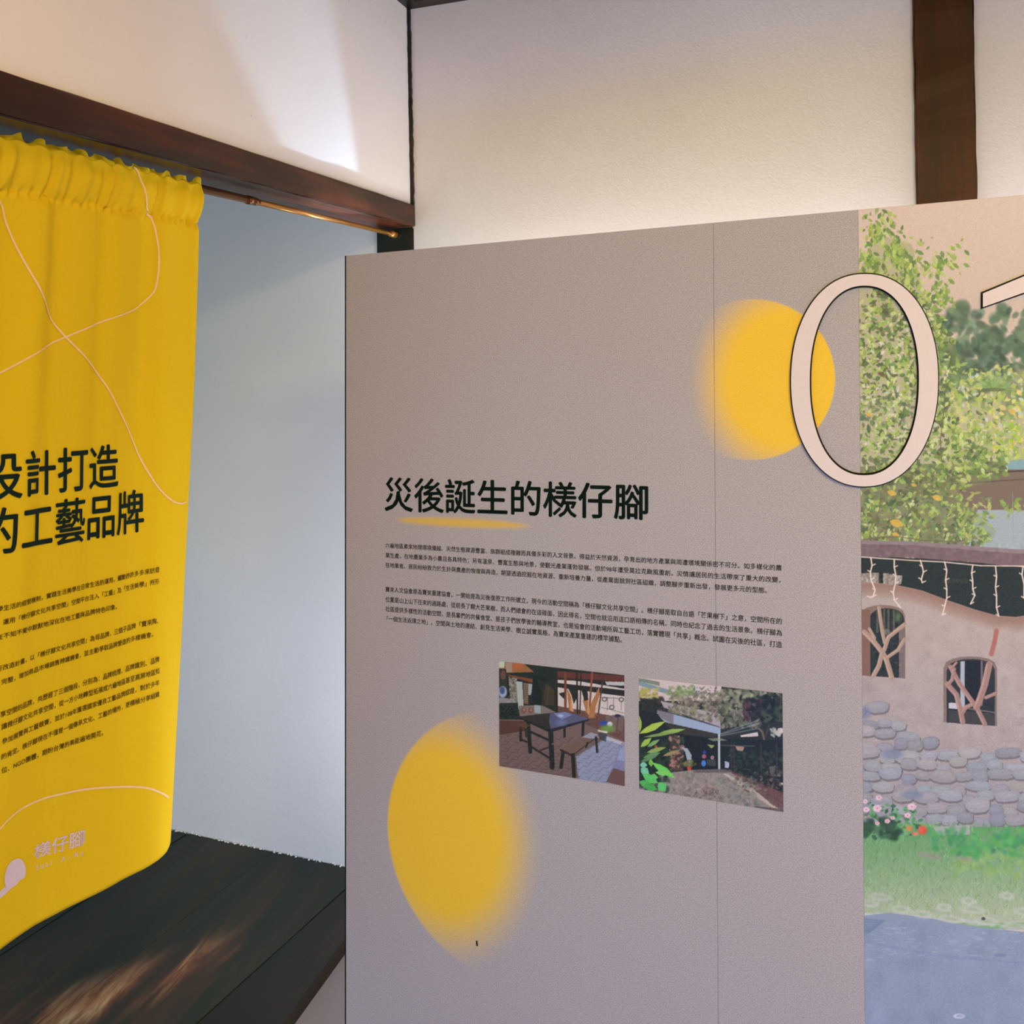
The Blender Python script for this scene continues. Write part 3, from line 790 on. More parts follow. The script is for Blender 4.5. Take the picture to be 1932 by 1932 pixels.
# house behind: wall and beams
p.poly([(1620, 880), (2060, 862), (2060, 1050), (1620, 1030)], (128, 122, 104))
p.poly([(1845, 960), (2060, 968), (2060, 1060), (1820, 1032)], (158, 168, 172))
p.poly([(1895, 868), (2060, 860), (2060, 884), (1895, 886)], (132, 160, 168))
p.poly([(1700, 884), (2060, 886), (2060, 960), (1850, 962), (1720, 930)], (122, 104, 90))
p.line([(1710, 902), (1790, 896), (1930, 888), (2060, 886)], 3, (70, 62, 58)); p.line([(1770, 915), (1930, 904)], 2, (86, 74, 66))
p.line([(1910, 928), (1912, 1030)], 1.2, (140, 148, 152))
# understory behind the leaves
p.poly([(1618, 520), (1650, 440), (1720, 460), (1745, 560), (1800, 640), (1815, 700), (1880, 720), (2060, 760), (2060, 860), (1900, 870), (1860, 910), (1800, 930), (1880, 1000), (1870, 1025), (1618, 1020)], (128, 146, 82), 0.35)
TREE = [(150, 170, 82), (126, 152, 76), (176, 190, 104), (104, 134, 76), (196, 204, 134), (158, 178, 92)]
DARK = [(88, 104, 66), (104, 112, 76), (76, 94, 62)]
PALE = [(212, 206, 182), (222, 200, 186), (196, 206, 170)]
main = [(1618, 600), (1640, 520), (1700, 500), (1760, 560), (1800, 640), (1790, 760), (1830, 830), (1905, 850), (1890, 895), (1800, 905), (1830, 960), (1868, 1024), (1618, 1022)]
clumps(main, 520, 15, DARK, 11, 0.8, True, .55)
clumps(main, 1300, 12.5, TREE, 12, 0.85, True, .55)
clumps(main, 380, 8, [(70, 84, 52), (92, 104, 62), (84, 92, 66)], 16, 0.7, True, .4)
clumps([(1620, 660), (1750, 560), (1790, 700), (1760, 820), (1620, 860)], 170, 9, PALE, 13, 0.8, True, .45)
clumps([(1620, 860), (1760, 880), (1860, 1020), (1620, 1020)], 160, 13, [(118, 124, 80), (132, 128, 88), (104, 108, 70)], 14, 0.8, True, .55)
clumps([(1620, 740), (1740, 720), (1750, 800), (1620, 810)], 60, 11, [(112, 124, 92), (96, 108, 84), (136, 142, 116)], 15, 0.7, True, .5)
# crown sprigs at the top
for tip, n, sd in (((1655, 432), 70, 21), ((1690, 470), 90, 22), ((1640, 490), 70, 23), ((1760, 490), 34, 24), ((1795, 482), 26, 25), ((1720, 505), 60, 26), ((1775, 545), 60, 27), ((1672, 405), 10, 28)):
    random.seed(sd)
    for i in range(n):
        x, y = tip[0] + random.gauss(0, 13), tip[1] + random.gauss(4, 16)
        if x < 1621: continue
        L = random.uniform(8, 17); p.leaf(x, y, L, random.uniform(0.4, 2.4), L * .5, vary(random.choice(TREE[:4]), 14), .92)
for x, y in ((1677, 407), (1688, 408), (1688, 422), (1758, 448), (1742, 458), (1636, 428), (1694, 437)): p.ell(x, y, 3, 2.6, (176, 156, 138), .8)
# right-hand shrubs
sh = [(1790, 720), (1840, 690), (1900, 690), (2060, 740), (2060, 860), (1930, 868), (1850, 840), (1790, 800)]
clumps(sh, 160, 14, [(118, 140, 84), (134, 150, 96)], 36, .7, True, .6)
clumps([(1750, 640), (1800, 660), (1880, 720), (1900, 850), (1880, 900), (1780, 890)], 260, 12, TREE + DARK, 37, .8, True, .55)
clumps(sh, 520, 11, [(182, 192, 96), (160, 182, 90), (200, 202, 120), (212, 196, 120), (150, 172, 100)], 31, .8, True, .6)
clumps(sh, 70, 10, [(206, 206, 196), (220, 190, 150), (196, 206, 200)], 32, .75, True, .6)
clumps([(1840, 800), (1930, 790), (2060, 800), (2060, 860), (1880, 858)], 90, 11, [(128, 160, 84), (150, 184, 60), (186, 200, 50)], 33, .85, True, .6)
for i in range(34):                                           # fan palm
    a = math.radians(-170 + i * 5.2); L = 34 + 8 * math.sin(i * 1.7)
    p.line([(1872, 734), (1872 + L * math.cos(a), 734 + L * .95 * math.sin(a))], 1.6, vary((122, 158, 96), 14), .8)
p.ell(1876, 735, 22, 3.5, (100, 104, 76), .8)
for x, y, s_ in ((1683, 929, 10), (1768, 938, 10), (1692, 985, 14), (1690, 1008, 8), (1640, 782, 7), (1724, 915, 6), (1910, 775, 8)):
    p.leaf(x - s_, y - 2, s_ * 2, .3, s_ * 1.1, (214, 172, 74), .9)
for l in ([(1782, 760), (1774, 830), (1776, 865)], [(1640, 1000), (1660, 960), (1662, 930)], [(1626, 1018), (1690, 1012), (1740, 1019), (1810, 1022)], [(1650, 1018), (1668, 996), (1672, 1002)]): p.line(l, 2.2, (116, 96, 74), .8)
p.ell(1663, 706, 8, 4, (92, 70, 56), .8, .4, .5)
clumps([(1800, 900), (1868, 940), (1862, 1030), (1810, 1000)], 70, 13, [(150, 166, 84), (118, 140, 84), (176, 182, 104)], 34, .85, True, .4)
clumps([(1880, 940), (1935, 936), (2060, 950), (2060, 980), (1905, 972)], 60, 11, [(158, 180, 86), (132, 160, 80)], 35, .9, True, .5)
# under the eaves
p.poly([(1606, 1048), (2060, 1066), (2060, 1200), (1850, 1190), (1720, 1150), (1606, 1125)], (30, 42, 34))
p.poly([(1606, 1082), (1660, 1080), (1702, 1086), (1700, 1102), (1606, 1104)], (150, 140, 128)); p.poly([(1658, 1078), (1666, 1078), (1666, 1102), (1658, 1102)], (40, 48, 40))
p.noise(p.box(1606, 1078, 1702, 1104), 18, 3, 5)
for x in range(1782, 1830, 8): p.ell(x, 1096, 3.4, 4.5, (56, 62, 50), .8)
p.poly([(1606, 1019), (1720, 1021), (1850, 1031), (2060, 1046), (2060, 1084), (1850, 1062), (1720, 1052), (1606, 1050)], (120, 98, 98))
p.poly([(1606, 1019), (1720, 1021), (1850, 1031), (2060, 1046), (2060, 1054), (1850, 1039), (1720, 1028), (1606, 1026)], (140, 122, 124))
p.noise(p.box(1606, 1024, 2060, 1060), 5, 5, 6)
# earth wall
wall = [(1606, 1101), (1650, 1099), (1690, 1103), (1740, 1114), (1790, 1133), (1840, 1150), (1880, 1161), (1915, 1164), (1940, 1160), (2060, 1150)]
p.poly(wall + [(2060, 1580), (1606, 1580)], (178, 162, 152))
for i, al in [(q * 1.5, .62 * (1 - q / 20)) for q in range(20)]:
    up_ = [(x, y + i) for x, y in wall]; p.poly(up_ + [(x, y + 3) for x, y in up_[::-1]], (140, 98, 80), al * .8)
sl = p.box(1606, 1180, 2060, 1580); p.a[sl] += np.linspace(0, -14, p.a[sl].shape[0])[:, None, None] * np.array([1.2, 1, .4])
p.noise(p.box(1606, 1170, 2060, 1420), 3.5, 16, 7); p.noise(p.box(1606, 1110, 2060, 1420), 3, 1.5, 8)
# two arched windows with branch grilles
def arched(x0, x1, y0, y1, inset, c, sag=0):
    pts = [(x0, y1), (x0, y0 + 22)]
    for i in range(9):
        a = math.pi - math.pi * i / 8; pts.append(((x0 + x1) / 2 + (x1 - x0) / 2 * math.cos(a) * (1 - .06 * math.sin(a)), y0 + 22 - 22 * abs(math.sin(a)) ** .7))
    p.poly(pts + [(x1, y0 + 22), (x1, y1 + sag)], c)
arched(1622, 1708, 1141, 1274, 0, (138, 112, 98), 6); arched(1640, 1706, 1147, 1275, 0, (34, 44, 38), 4)
p.poly([(1622, 1150), (1642, 1150), (1642, 1276), (1622, 1272)], (128, 96, 80))
p.poly([(1696, 1190), (1707, 1180), (1707, 1280), (1696, 1278)], (120, 104, 100))
for x in (1655, 1668, 1676, 1686): p.line([(x, 1150), (x, 1192)], 4, (110, 100, 84), .7)
p.ell(1694, 1163, 6, 9, (120, 140, 80), .6, .6); p.ell(1671, 1192, 9, 6, (130, 122, 108), .7)
p.noise(p.box(1646, 1150, 1700, 1270), 8, 4, 9)
BR = (172, 142, 122)
for l, w_ in (([(1658, 1146), (1664, 1190), (1669, 1212)], 7), ([(1706, 1178), (1676, 1202), (1668, 1226)], 8), ([(1630, 1192), (1648, 1210), (1664, 1230), (1672, 1244), (1682, 1278)], 10), ([(1640, 1186), (1650, 1204)], 6),
              ([(1706, 1206), (1694, 1226), (1674, 1240)], 7), ([(1664, 1232), (1658, 1256), (1648, 1274)], 9)): p.line(l, w_, BR); p.line([(x - w_ * .3, y) for x, y in l], w_ * .3, (196, 168, 146), .7)
arched(1780, 1881, 1238, 1362, 0, (128, 110, 100), 8); arched(1786, 1877, 1243, 1363, 0, (38, 44, 42), 6)
p.poly([(1812, 1248), (1820, 1247), (1820, 1340), (1812, 1338)], (170, 172, 182)); p.poly([(1790, 1326), (1814, 1326), (1814, 1338), (1790, 1336)], (196, 190, 196))
p.poly([(1822, 1247), (1850, 1247), (1850, 1330), (1822, 1330)], (16, 26, 26)); p.line([(1852, 1248), (1852, 1330)], 4, (110, 100, 100)); p.line([(1822, 1336), (1876, 1344)], 2.4, (130, 120, 120), .8)
p.poly([(1790, 1340), (1876, 1346), (1876, 1368), (1790, 1362)], (70, 68, 58), .7)
for l, w_ in (([(1793, 1258), (1810, 1290), (1830, 1318), (1842, 1334), (1858, 1366)], 9), ([(1866, 1254), (1858, 1290), (1848, 1320), (1842, 1334)], 13), ([(1786, 1290), (1804, 1310), (1812, 1340), (1816, 1362)], 10), ([(1800, 1262), (1796, 1282), (1788, 1292)], 7),
              ([(1878, 1308), (1860, 1316)], 7), ([(1816, 1344), (1822, 1334), (1836, 1328)], 8), ([(1794, 1262), (1804, 1250)], 5)): p.line(l, w_, (160, 124, 112)); p.line([(x - w_ * .3, y) for x, y in l], w_ * .3, (192, 158, 142), .6)
p.line([(1880, 1190), (1876, 1212), (1870, 1234)], 9, (168, 98, 84), .85)
# icicle light string
LS = (228, 204, 188)
p.line([(1616, 1050), (1660, 1053), (1720, 1057), (1780, 1060), (1850, 1067), (1932, 1068), (2060, 1080)], 2.2, LS)
for x, y0, seq in ((1643, 1053, [(2, 14), (-1, 26), (0, 40), (8, 60), (4, 72), (-2, 74)]), (1687, 1056, [(0, 14), (3, 30), (2, 44), (-2, 62), (0, 76), (12, 90)]), (1736, 1057, [(4, 12), (6, 22), (2, 36), (4, 42)]),
                   (1782, 1060, [(4, 16), (2, 34), (4, 52), (4, 68), (0, 84), (-4, 100)]), (1835, 1067, [(-2, 14), (0, 30), (0, 44), (4, 56), (-4, 72)]), (1878, 1068, [(2, 20), (0, 40), (2, 56), (2, 78), (6, 94)]), (1930, 1068, [(-2, 16), (2, 34), (2, 60)]), (1975, 1070, [(2, 20), (-2, 50)]), (2020, 1073, [(2, 30), (0, 60)])):
    pts = [(x, y0)] + [(x + a, y0 + b) for a, b in seq]; p.line(pts, 2.8, LS)
    for i, (a, b) in enumerate(pts[1:]): p.line([(a, b), (a + (6 if (i + int(x)) % 2 else -5), b - 3)], 2.2, LS)
# field stones, one by one: rounded, gap below
random.seed(41)
rows = [(1338, 0.16), (1362, 0.3), (1385, .42), (1405, .75), (1424, 1.0), (1444, 1.0), (1464, 1.0), (1486, 1.0), (1506, 1.0), (1526, 1.0), (1548, 1.0)]
STN = [(154, 150, 151), (148, 145, 149), (160, 154, 152), (151, 150, 155), (145, 145, 152)]
for y, fr in rows:
    x = 1606 + random.uniform(-10, 6)
    while x < 2060:
        w_ = random.uniform(26, 52); h_ = random.uniform(17, 25) * (1.15 if y > 1500 else 1)
        lim = fr if x < 1760 else (0 if y < 1408 else 1)
        if fr >= 1 or (x - 1606) / 454 < lim * .62:
            c = vary(random.choice(STN), 8); cx_2, cy_2 = x + w_ / 2, y + random.uniform(-7, 7)
            n_ = 11; ph = random.uniform(0, 6)
            def blob(k, dx, dy, kk=1.0):
                return [(cx_2 + dx + w_ / 2 * k * math.copysign(abs(math.cos(t)) ** .75, math.cos(t)) * (1 + .10 * math.sin(3 * t + ph)), cy_2 + dy + h_ / 2 * k * kk * math.copysign(abs(math.sin(t)) ** .75, math.sin(t)) * (1 + .12 * math.sin(2 * t + ph))) for t in (2 * math.pi * i / n_ for i in range(n_))]
            p.poly(blob(1.04, 1.0, 3.4), (104, 100, 102), .75)
            p.poly(blob(.98, 0, 0), c); p.poly(blob(.72, -1, -2.6, .7), [v_ + 9 for v_ in c], .8)
        x += w_ * .93
for x, y, a, b in ((1627, 1346, 16, 12), (1683, 1423, 20, 9), (1720, 1500, 20, 8)): p.ell(x, y, a, b, (118, 128, 150), .75, .3)
p.noise(p.box(1606, 1335, 2060, 1560), 3, 2, 42)
# flower bed, lawn, paving
p.poly([(1606, 1556), (1740, 1552), (1830, 1568), (2060, 1560), (2060, 1760), (1606, 1740)], (128, 168, 108))
sl = p.box(1606, 1560, 2060, 1740); h_ = p.a[sl].shape[0]
g0 = np.linspace(0, 1, h_)[:, None]
p.a[sl] = np.array([104, 150, 96]) * (1 - g0)[..., None] + np.array([176, 182, 150]) * g0[..., None] + np.zeros_like(p.a[sl])
random.seed(43)
for i in range(2600):
    y = 1556 + 180 * random.random(); x = random.uniform(1606, 2060); k = (y - 1556) / 180
    c = [a * (1 - k) + b * k for a, b in zip((92, 160, 86), (168, 182, 130))]
    L = random.uniform(4, 9); p.line([(x, y), (x + random.uniform(-5, 5), y - L)], 1.4, vary(c, 34), .7)
p.poly([(1760, 1560), (1830, 1556), (1830, 1574), (1770, 1576)], (178, 170, 170), .8)
for i in range(46):
    x_ = 1612 + i * 10; p.ell(x_, 1727 + (x_ - 1680) * .085 + random.uniform(-4, 3), random.uniform(5, 11), random.uniform(2, 4), vary((190, 190, 186), 12), .55, .5)
clumps([(1750, 1566), (2060, 1562), (2060, 1612), (1760, 1616)], 160, 7, [(74, 158, 84), (96, 172, 84), (64, 140, 90)], 44, .6)
clumps([(1800, 1615), (1932, 1600), (2060, 1610), (2060, 1660), (1790, 1650)], 80, 8, [(150, 180, 90), (132, 170, 90)], 45, .45)
for x, y in ((1745, 1612), (1762, 1616), (1820, 1620)): p.ell(x, y, 14, 4, (150, 140, 128), .7, .5, .2)
p.poly([(1606, 1730), (1680, 1722), (1760, 1733), (1840, 1748), (1932, 1758), (2060, 1770), (2060, 1990), (1606, 1990)], (140, 151, 166))
for x, y, w_ in ((1660, 1692, 22), (1640, 1704, 18), (1740, 1725, 20), (1795, 1734, 24), (1835, 1716, 24), (1860, 1738, 22), (1915, 1748, 24), (1700, 1716, 18), (1826, 1700, 14), (1780, 1712, 14), (1900, 1690, 14), (1960, 1752, 26), (1932, 1720, 20)):   # turf pavers
    w_ *= .8; p.ell(x, y, w_ + 2, 7, (206, 200, 192), .72, .4, .12); p.ell(x, y - .5, w_ - 4, 4, (158, 172, 130), .75, .5, .12)
p.poly([(1606, 1728), (1672, 1736), (1640, 1760), (1606, 1766)], (112, 128, 150), .7)
for i in range(7): p.line([(1606, 1732 + i * 5), (1664 - i * 6, 1734 + i * 4)], 1.2, (150, 156, 170), .7)
for i in range(150):
    x, y = random.uniform(1606, 2060), random.uniform(1750, 1815); p.ell(x, y, random.uniform(2, 9), random.uniform(.8, 1.8), vary((168, 166, 180), 12), .5, .4)
p.ell(1888, 1802, 12, 3, (112, 128, 150), .7, .4); p.line([(1606, 1772), (1700, 1790), (1800, 1806), (2060, 1828)], 5, (128, 140, 166), .5)
for i in range(60): p.ell(random.uniform(1606, 2060), random.uniform(1815, 1990), 1.2, .8, (172, 176, 190), .6)
p.noise(p.box(1606, 1740, 2060, 1990), 3, 26, 46); p.noise(p.box(1606, 1740, 2060, 1990), 3, 1.6, 47)
p.ell(1809, 1917, 11, 5, (196, 196, 206), .9); p.ell(1810, 1916.5, 6, 2.2, (150, 154, 172), .8)
p.ell(1855, 1733, 4, 3, (70, 70, 70), .9)
clumps([(1612, 1530), (1640, 1512), (1720, 1520), (1735, 1560), (1720, 1580), (1612, 1576)], 150, 10, [(70, 128, 74), (88, 150, 88), (52, 96, 62), (110, 164, 108)], 48, .9, True, .6)
clumps([(1620, 1550), (1690, 1545), (1700, 1578), (1620, 1576)], 50, 7, [(40, 66, 50), (58, 92, 60)], 49, .7)
for x, y, r_ in ((1658, 1505, 6), (1632, 1512, 5), (1634, 1527, 6), (1655, 1525, 8), (1720, 1522, 8), (1712, 1538, 6), (1674, 1549, 5), (1655, 1553, 4), (1684, 1543, 4)):
    for k in range(5): p.ell(x + r_ * .55 * math.cos(k * 1.256), y + r_ * .45 * math.sin(k * 1.256), r_ * .55, r_ * .45, vary((226, 188, 196), 8), .95)
    p.ell(x, y, 1.3, 1.1, (190, 90, 110))
[p.ell(1740 + 4.5 * math.cos(k * 1.05), 1566 + 4.5 * math.sin(k * 1.05), 4.6, 4.2, vary((220, 88, 58), 16), .9, .4) for k in range(6)]; p.ell(1715, 1563, 6, 5, (222, 140, 70), .9, .3); p.ell(1726, 1573, 6, 4, (224, 128, 96), .9, .3)
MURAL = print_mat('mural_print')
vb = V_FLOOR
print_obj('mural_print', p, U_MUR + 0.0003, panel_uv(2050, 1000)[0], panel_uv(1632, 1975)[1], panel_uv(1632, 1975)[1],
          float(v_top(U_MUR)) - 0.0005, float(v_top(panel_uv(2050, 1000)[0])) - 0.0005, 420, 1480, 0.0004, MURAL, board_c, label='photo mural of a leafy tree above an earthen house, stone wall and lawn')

# ---- two small photographs
def photo(name, p, tl, tr, bl, br, label, nu, nv):
    a, b, c, d = (panel_uv(*q) for q in (tl, tr, bl, br))
    u0, u1 = (a[0] + c[0]) / 2, (b[0] + d[0]) / 2
    print_obj(name, p, u0, u1, c[1], d[1], a[1], b[1], nu, nv, 0.0006, print_mat(name + '_colours', 0.4), board_a, label=label)
p = Paint(930, 1236, 1192, 1496, 3)
z = lambda x, y: (920 + x / 6.9, 1230 + y / 6.9)
Z = lambda *a: [z(a[i], a[i + 1]) for i in range(0, len(a), 2)]
p.a[:] = (44, 40, 30)
p.poly(Z(100,80, 1900,280, 1900,1000, 100,1000), (26, 34, 24))
p.poly(Z(100,80, 470,150, 600,260, 240,270, 100,200), (150, 96, 58)); p.poly(Z(140,100,220,110,215,205,140,205), (186, 196, 164)); p.poly(Z(230,140,320,140,320,265,240,265),(160,136,112)); p.ell(*z(385,190),10,5,(186,92,34),.8,.5)
p.poly(Z(250,290, 620,360, 640,420, 270,310), (120, 66, 36))
p.poly(Z(140,220,240,220,260,560,150,420), (40, 44, 32)); p.ell(*z(195,520),8,11,(150,160,180)); p.ell(*z(190,500),5,7,(70,86,120)); p.ell(*z(200,300),5,9,(120,70,50),.8)
p.poly(Z(150,590,330,610,390,660,150,665), (140,130,130)); p.poly(Z(150,670,340,680,340,700,150,695),(50,44,34))
p.poly(Z(270,320,380,340,400,660,290,600), (120,112,98)); p.noise(p.box(*z(270,320),*z(400,660)),26,2,50)
p.poly(Z(370,380,450,390,470,760,400,750), (168,172,160)); p.poly(Z(530,410,600,420,560,560,520,560),(158,162,156)); p.poly(Z(465,400,530,410,530,680,470,670),(124,98,72))
for i in range(9): p.line(Z(470,430+i*28,528,436+i*28),1.2,(70,54,40),.8)
p.poly(Z(400,700,700,690,900,790,420,850),(120,108,96))
for x in (470,560): p.ell(*z(x,760),5,6,(122,78,62)); p.ell(*z(x+4,752),2,3,(150,108,94))
p.poly(Z(600,640,690,690,690,800,610,790),(150,160,156))
p.poly(Z(150,700,330,720,400,850,160,900), (22,34,22)); p.noise(p.box(*z(150,700),*z(400,880)),12,2,51)
p.poly(Z(880,330,1790,480,1790,900,900,780), (206,190,180))
p.poly(Z(910,400,1790,500,1790,580,910,460), (30,34,22)); p.poly(Z(900,250,1790,310,1790,390,900,340),(96,48,34)); p.poly(Z(880,330,1520,370,1520,400,880,360),(44,34,24))
p.poly(Z(1530,385,1790,390,1790,440,1550,430),(186,182,178))
for x in (1560,1640,1740): p.line(Z(x,590,x-4,760),1,(70,62,60))
p.line(Z(1480,590,1790,610),1.3,(90,84,80)); p.line(Z(1480,720,1790,800),1.3,(120,110,104))
for x,y in ((1520,615),(1740,620),(1615,720)): p.ell(*z(x,y),5,4.5,(80,76,70)); p.ell(*z(x,y),3,2.6,(200,186,176))
p.poly(Z(900,700,1790,860,1790,1180,900,900), (104,70,60)); p.noise(p.box(*z(900,700),*z(1790,1180)),8,2,52)
# carved driftwood and hanging nets
p.poly(Z(590,300,760,330,820,560,740,700,600,690,570,540), (10,26,20)); p.poly(Z(640,360,800,400,880,520,860,700,760,690),(34,36,22))
for i in range(14): p.line(Z(760+i*8,420+i*6,700+i*14,690),1.4,vary((96,72,44),18),.6)
for x0,x1,w_,c in ((900,905,3,(44,32,20)),(1010,1012,5,(112,62,34)),(1160,1170,3.5,(40,28,18)),(1215,1200,2.5,(40,28,18)),(1360,1320,4,(130,76,40)),(1510,1440,3,(70,52,36)),(890,900,3,(30,26,18))): p.line(Z(x0,270,x1,800),w_,c)
for pts in (Z(1030,460,1080,560,1110,780,1060,760,1040,600), Z(1250,560,1300,600,1330,850,1280,780,1240,640), Z(1450,450,1460,560,1410,700,1390,860,1310,860,1340,680,1380,600)): p.poly(pts,(168,112,66)); p.poly([(x+1.5,y) for x,y in pts[1:4]],(206,150,100),.8)
p.poly(Z(1030,440,1150,450,1180,560,1120,680,1090,560), (30,34,22)); p.poly(Z(1220,500,1300,510,1310,620,1260,640),(34,32,22)); p.poly(Z(920,540,1000,520,1000,620),(36,32,24))
for x in (1560,1640,1730): p.poly(Z(x-20,820,x+50,830,x+20,1050,x-40,1010), (110,92,84)); 
p.ell(*z(1510,930),8,5,(50,70,140)); p.ell(*z(1590,940),5,5,(206,200,196)); p.ell(*z(1560,1000),13,7,(106,146,56),.9,.4); p.ell(*z(1690,830),6,3,(40,44,60)); p.ell(*z(1200,1000),22,9,(40,56,34),.8,.5)
# brick floor
p.poly(Z(120,880,400,880,1250,930,1790,1160,1800,1800,100,1520), (112,90,82))
p.poly(Z(130,890,500,900,480,1030,150,1080), (84,52,40))
p.poly(Z(1150,1360,1560,1110,1790,1180,1790,1760,1180,1650), (140,144,162)); p.poly(Z(1380,1100,1570,1100,1790,1180,1790,1230,1560,1150),(186,180,184),.8)
random.seed(53)
for i in range(26):
    for j in range(16):
        x, y = 150 + i * 66 + (j % 2) * 33, 1060 + j * 46 + i * 6
        if x > 1780 or (y - 1520) > (x - 150) * .16 + 20: continue
        hz = (i + j) % 2; cc = (70,54,50) if x < 1150 else (92,96,116)
        p.line(Z(x, y, x + (52 if hz else 26), y + (12 if hz else -34)), 1.1, vary(cc, 10), .8)
p.poly(Z(1740,1190,1800,1180,1800,1560,1560,1650), (120,116,150), .6); p.poly(Z(1640,1510,1800,1560,1800,1760,1540,1690), (104,74,66)); p.poly(Z(1720,1270,1800,1200,1800,1430,1680,1400),(150,160,190),.7)
# table and benches
WD=(24,28,22)
for l,w_ in ((Z(525,900,555,1300),7.5),(Z(820,1020,840,1500),9.5),(Z(1245,900,1235,1090),5),(Z(1000,980,1000,1110),4.5)): p.line(l,w_,WD)
p.line(Z(540,1030,800,1150),4.5,WD); p.line(Z(560,1230,820,1390),4,WD); p.line(Z(840,1200,1120,1070),3.2,(112,92,84)); p.line(Z(690,1280,790,1240),3,(40,34,28))
p.poly(Z(400,840,970,775,1325,870,800,1010), (46,40,36)); p.poly(Z(800,1010,1325,870,1325,890,810,1050), (30,32,44)); p.poly(Z(400,840,800,1010,810,1050,480,900),(20,24,18))
p.poly(Z(810,800,1010,775,1320,870,820,1000,800,900), (84,84,110)); p.poly(Z(860,800,1010,780,1100,820,960,880),(120,132,164),.9); p.ell(*z(960,920),9,6,(108,116,150),.8,.6); p.ell(*z(950,830),5,2.4,(190,196,216),.8,.6)
p.poly(Z(950,1260,1330,1040,1440,1075,1400,1130,1110,1340), (112,86,72)); p.poly(Z(1230,1110,1340,1045,1440,1075,1390,1130),(150,146,156)); p.line(Z(950,1275,1105,1350),4,(50,36,26)); p.line(Z(1110,1340,1420,1110),2,(56,42,36))
for l,w_ in ((Z(980,1310,955,1500),7),(Z(1110,1340,1125,1620),7.5),(Z(1410,1110,1425,1300),4.5),(Z(1300,1180,1280,1240),3.5)): p.line(l,w_,(30,30,20))
p.poly(Z(380,930,480,920,560,960,440,990), (92,58,38)); p.line(Z(430,990,430,1150),5.5,(46,30,20)); p.line(Z(430,1140,510,1170),3.5,(30,24,18)); p.line(Z(490,1000,500,1100),4,(50,36,26))
p.poly(Z(1430,1010,1560,1035,1560,1060,1440,1035),(206,196,170)); p.poly(Z(1440,1050,1540,1060,1520,1160,1450,1140),(72,66,58)); p.line(Z(1540,1070,1530,1160),3,(40,80,110))
p.noise(p.box(930,1236,1192,1496), 3, 1, 54)
photo('photo_print', p, (942.5, 1247.4), (1177.7, 1273.8), (941.7, 1445), (1179.4, 1483), 'small photo print of a dark table and bench on brick paving', 250, 220)

p = Paint(1194, 1266, 1490, 1544, 3)
z = lambda x, y: (1190 + x / 6.44, 1260 + y / 6.44)
p.a[:] = (34, 42, 34)
def dab(x0, y0, x1, y1, n, sz, cols, seed, al=.8):
    random.seed(seed)
    for i in range(n):
        x, y = z(random.uniform(x0, x1), random.uniform(y0, y1)); s_ = sz * random.uniform(.5, 1.4)
        p.ell(x, y, s_, s_ * random.uniform(.4, .9), vary(random.choice(cols), 14), al, .3, random.uniform(0, 3))
p.poly(Z(60,80,1100,200,1100,400,60,400), (206,186,178)); p.poly(Z(60,150,480,270,480,330,60,200), (128,146,150)); p.poly(Z(90,120,350,170,350,220,90,160),(86,108,84),.7)
dab(90,250,330,380,60,4,[(176,168,96),(150,140,72),(196,180,110)],60); dab(90,380,400,520,60,5,[(30,36,24),(52,48,34)],61)
p.poly(Z(360,400,1090,560,1090,720,400,480),(168,156,158)); dab(460,300,1080,640,420,3.2,[(128,112,96),(104,96,78),(150,136,118),(136,140,96)],62,.75); dab(440,220,760,330,60,3.4,[(120,140,86),(150,160,110)],63)
dab(760,230,1040,330,36,2.4,[(110,120,104),(90,100,96)],64)
dab(1080,260,1840,560,260,4.4,[(110,116,88),(140,136,112),(86,92,66),(150,150,120)],65); dab(1090,520,1560,720,140,4,[(104,100,84),(136,128,112),(90,96,70)],66)
dab(1380,380,1700,640,150,5,[(50,34,38),(30,36,32),(84,58,60),(20,34,28)],67); dab(1600,330,1840,640,90,6,[(16,30,26),(24,38,30),(60,72,46)],68)
p.poly(Z(320,510,1090,720,1090,810,420,660,320,570), (152,166,186)); p.poly(Z(320,510,520,560,520,690,330,590),(120,108,108),.8); p.line(Z(330,500,1080,720),1.6,(60,64,76))
p.poly(Z(400,660,1090,810,1000,850,700,880,560,800), (52,50,36))
p.poly(Z(100,500,330,560,420,700,620,860,640,1200,100,1200), (26,34,26))
p.poly(Z(560,800,1070,860,1070,1220,620,1260), (16,28,22)); 
for i in range(6): p.line(Z(1090,830-i*6,1560,770-i*38+i*i*2),1.6,(128,136,138) if i%2 else (56,64,58),.9)
p.poly(Z(1330,820,1540,780,1550,830,1340,840),(206,190,186)); dab(1700,740,1840,830,24,4,[(216,200,196),(180,176,166)],69)
p.line(Z(1560,740,1600,780,1630,920),4,(110,92,76)); p.line(Z(1680,700,1640,820),3.4,(70,60,50))
p.poly(Z(1090,860,1840,880,1840,1500,1300,1270,1090,1230), (20,32,26)); dab(1200,1000,1840,1300,130,4,[(34,52,36),(24,40,30),(60,66,48)],70,.6)
for x in (1220,1252,1580,1770): p.line(Z(x,920,x+6,1280),2.2,(64,56,48),.9)
p.poly(Z(1270,950,1380,960,1360,1010,1290,1000),(180,142,120),.9); p.line(Z(1090,940,1500,950),1.6,(110,104,96),.8); p.poly(Z(1680,1200,1760,1190,1740,1300,1690,1280),(104,98,88),.8); p.ell(*z(1830,1408),3,2.4,(200,200,206)); p.poly(Z(1140,1130,1195,1150,1190,1220,1145,1210),(176,170,190))
p.poly(Z(480,810,540,830,620,980,640,1250,460,1250),(64,52,42)); dab(470,820,640,1240,70,3.2,[(150,108,92),(170,124,108),(104,78,62),(60,70,50)],71,.85)
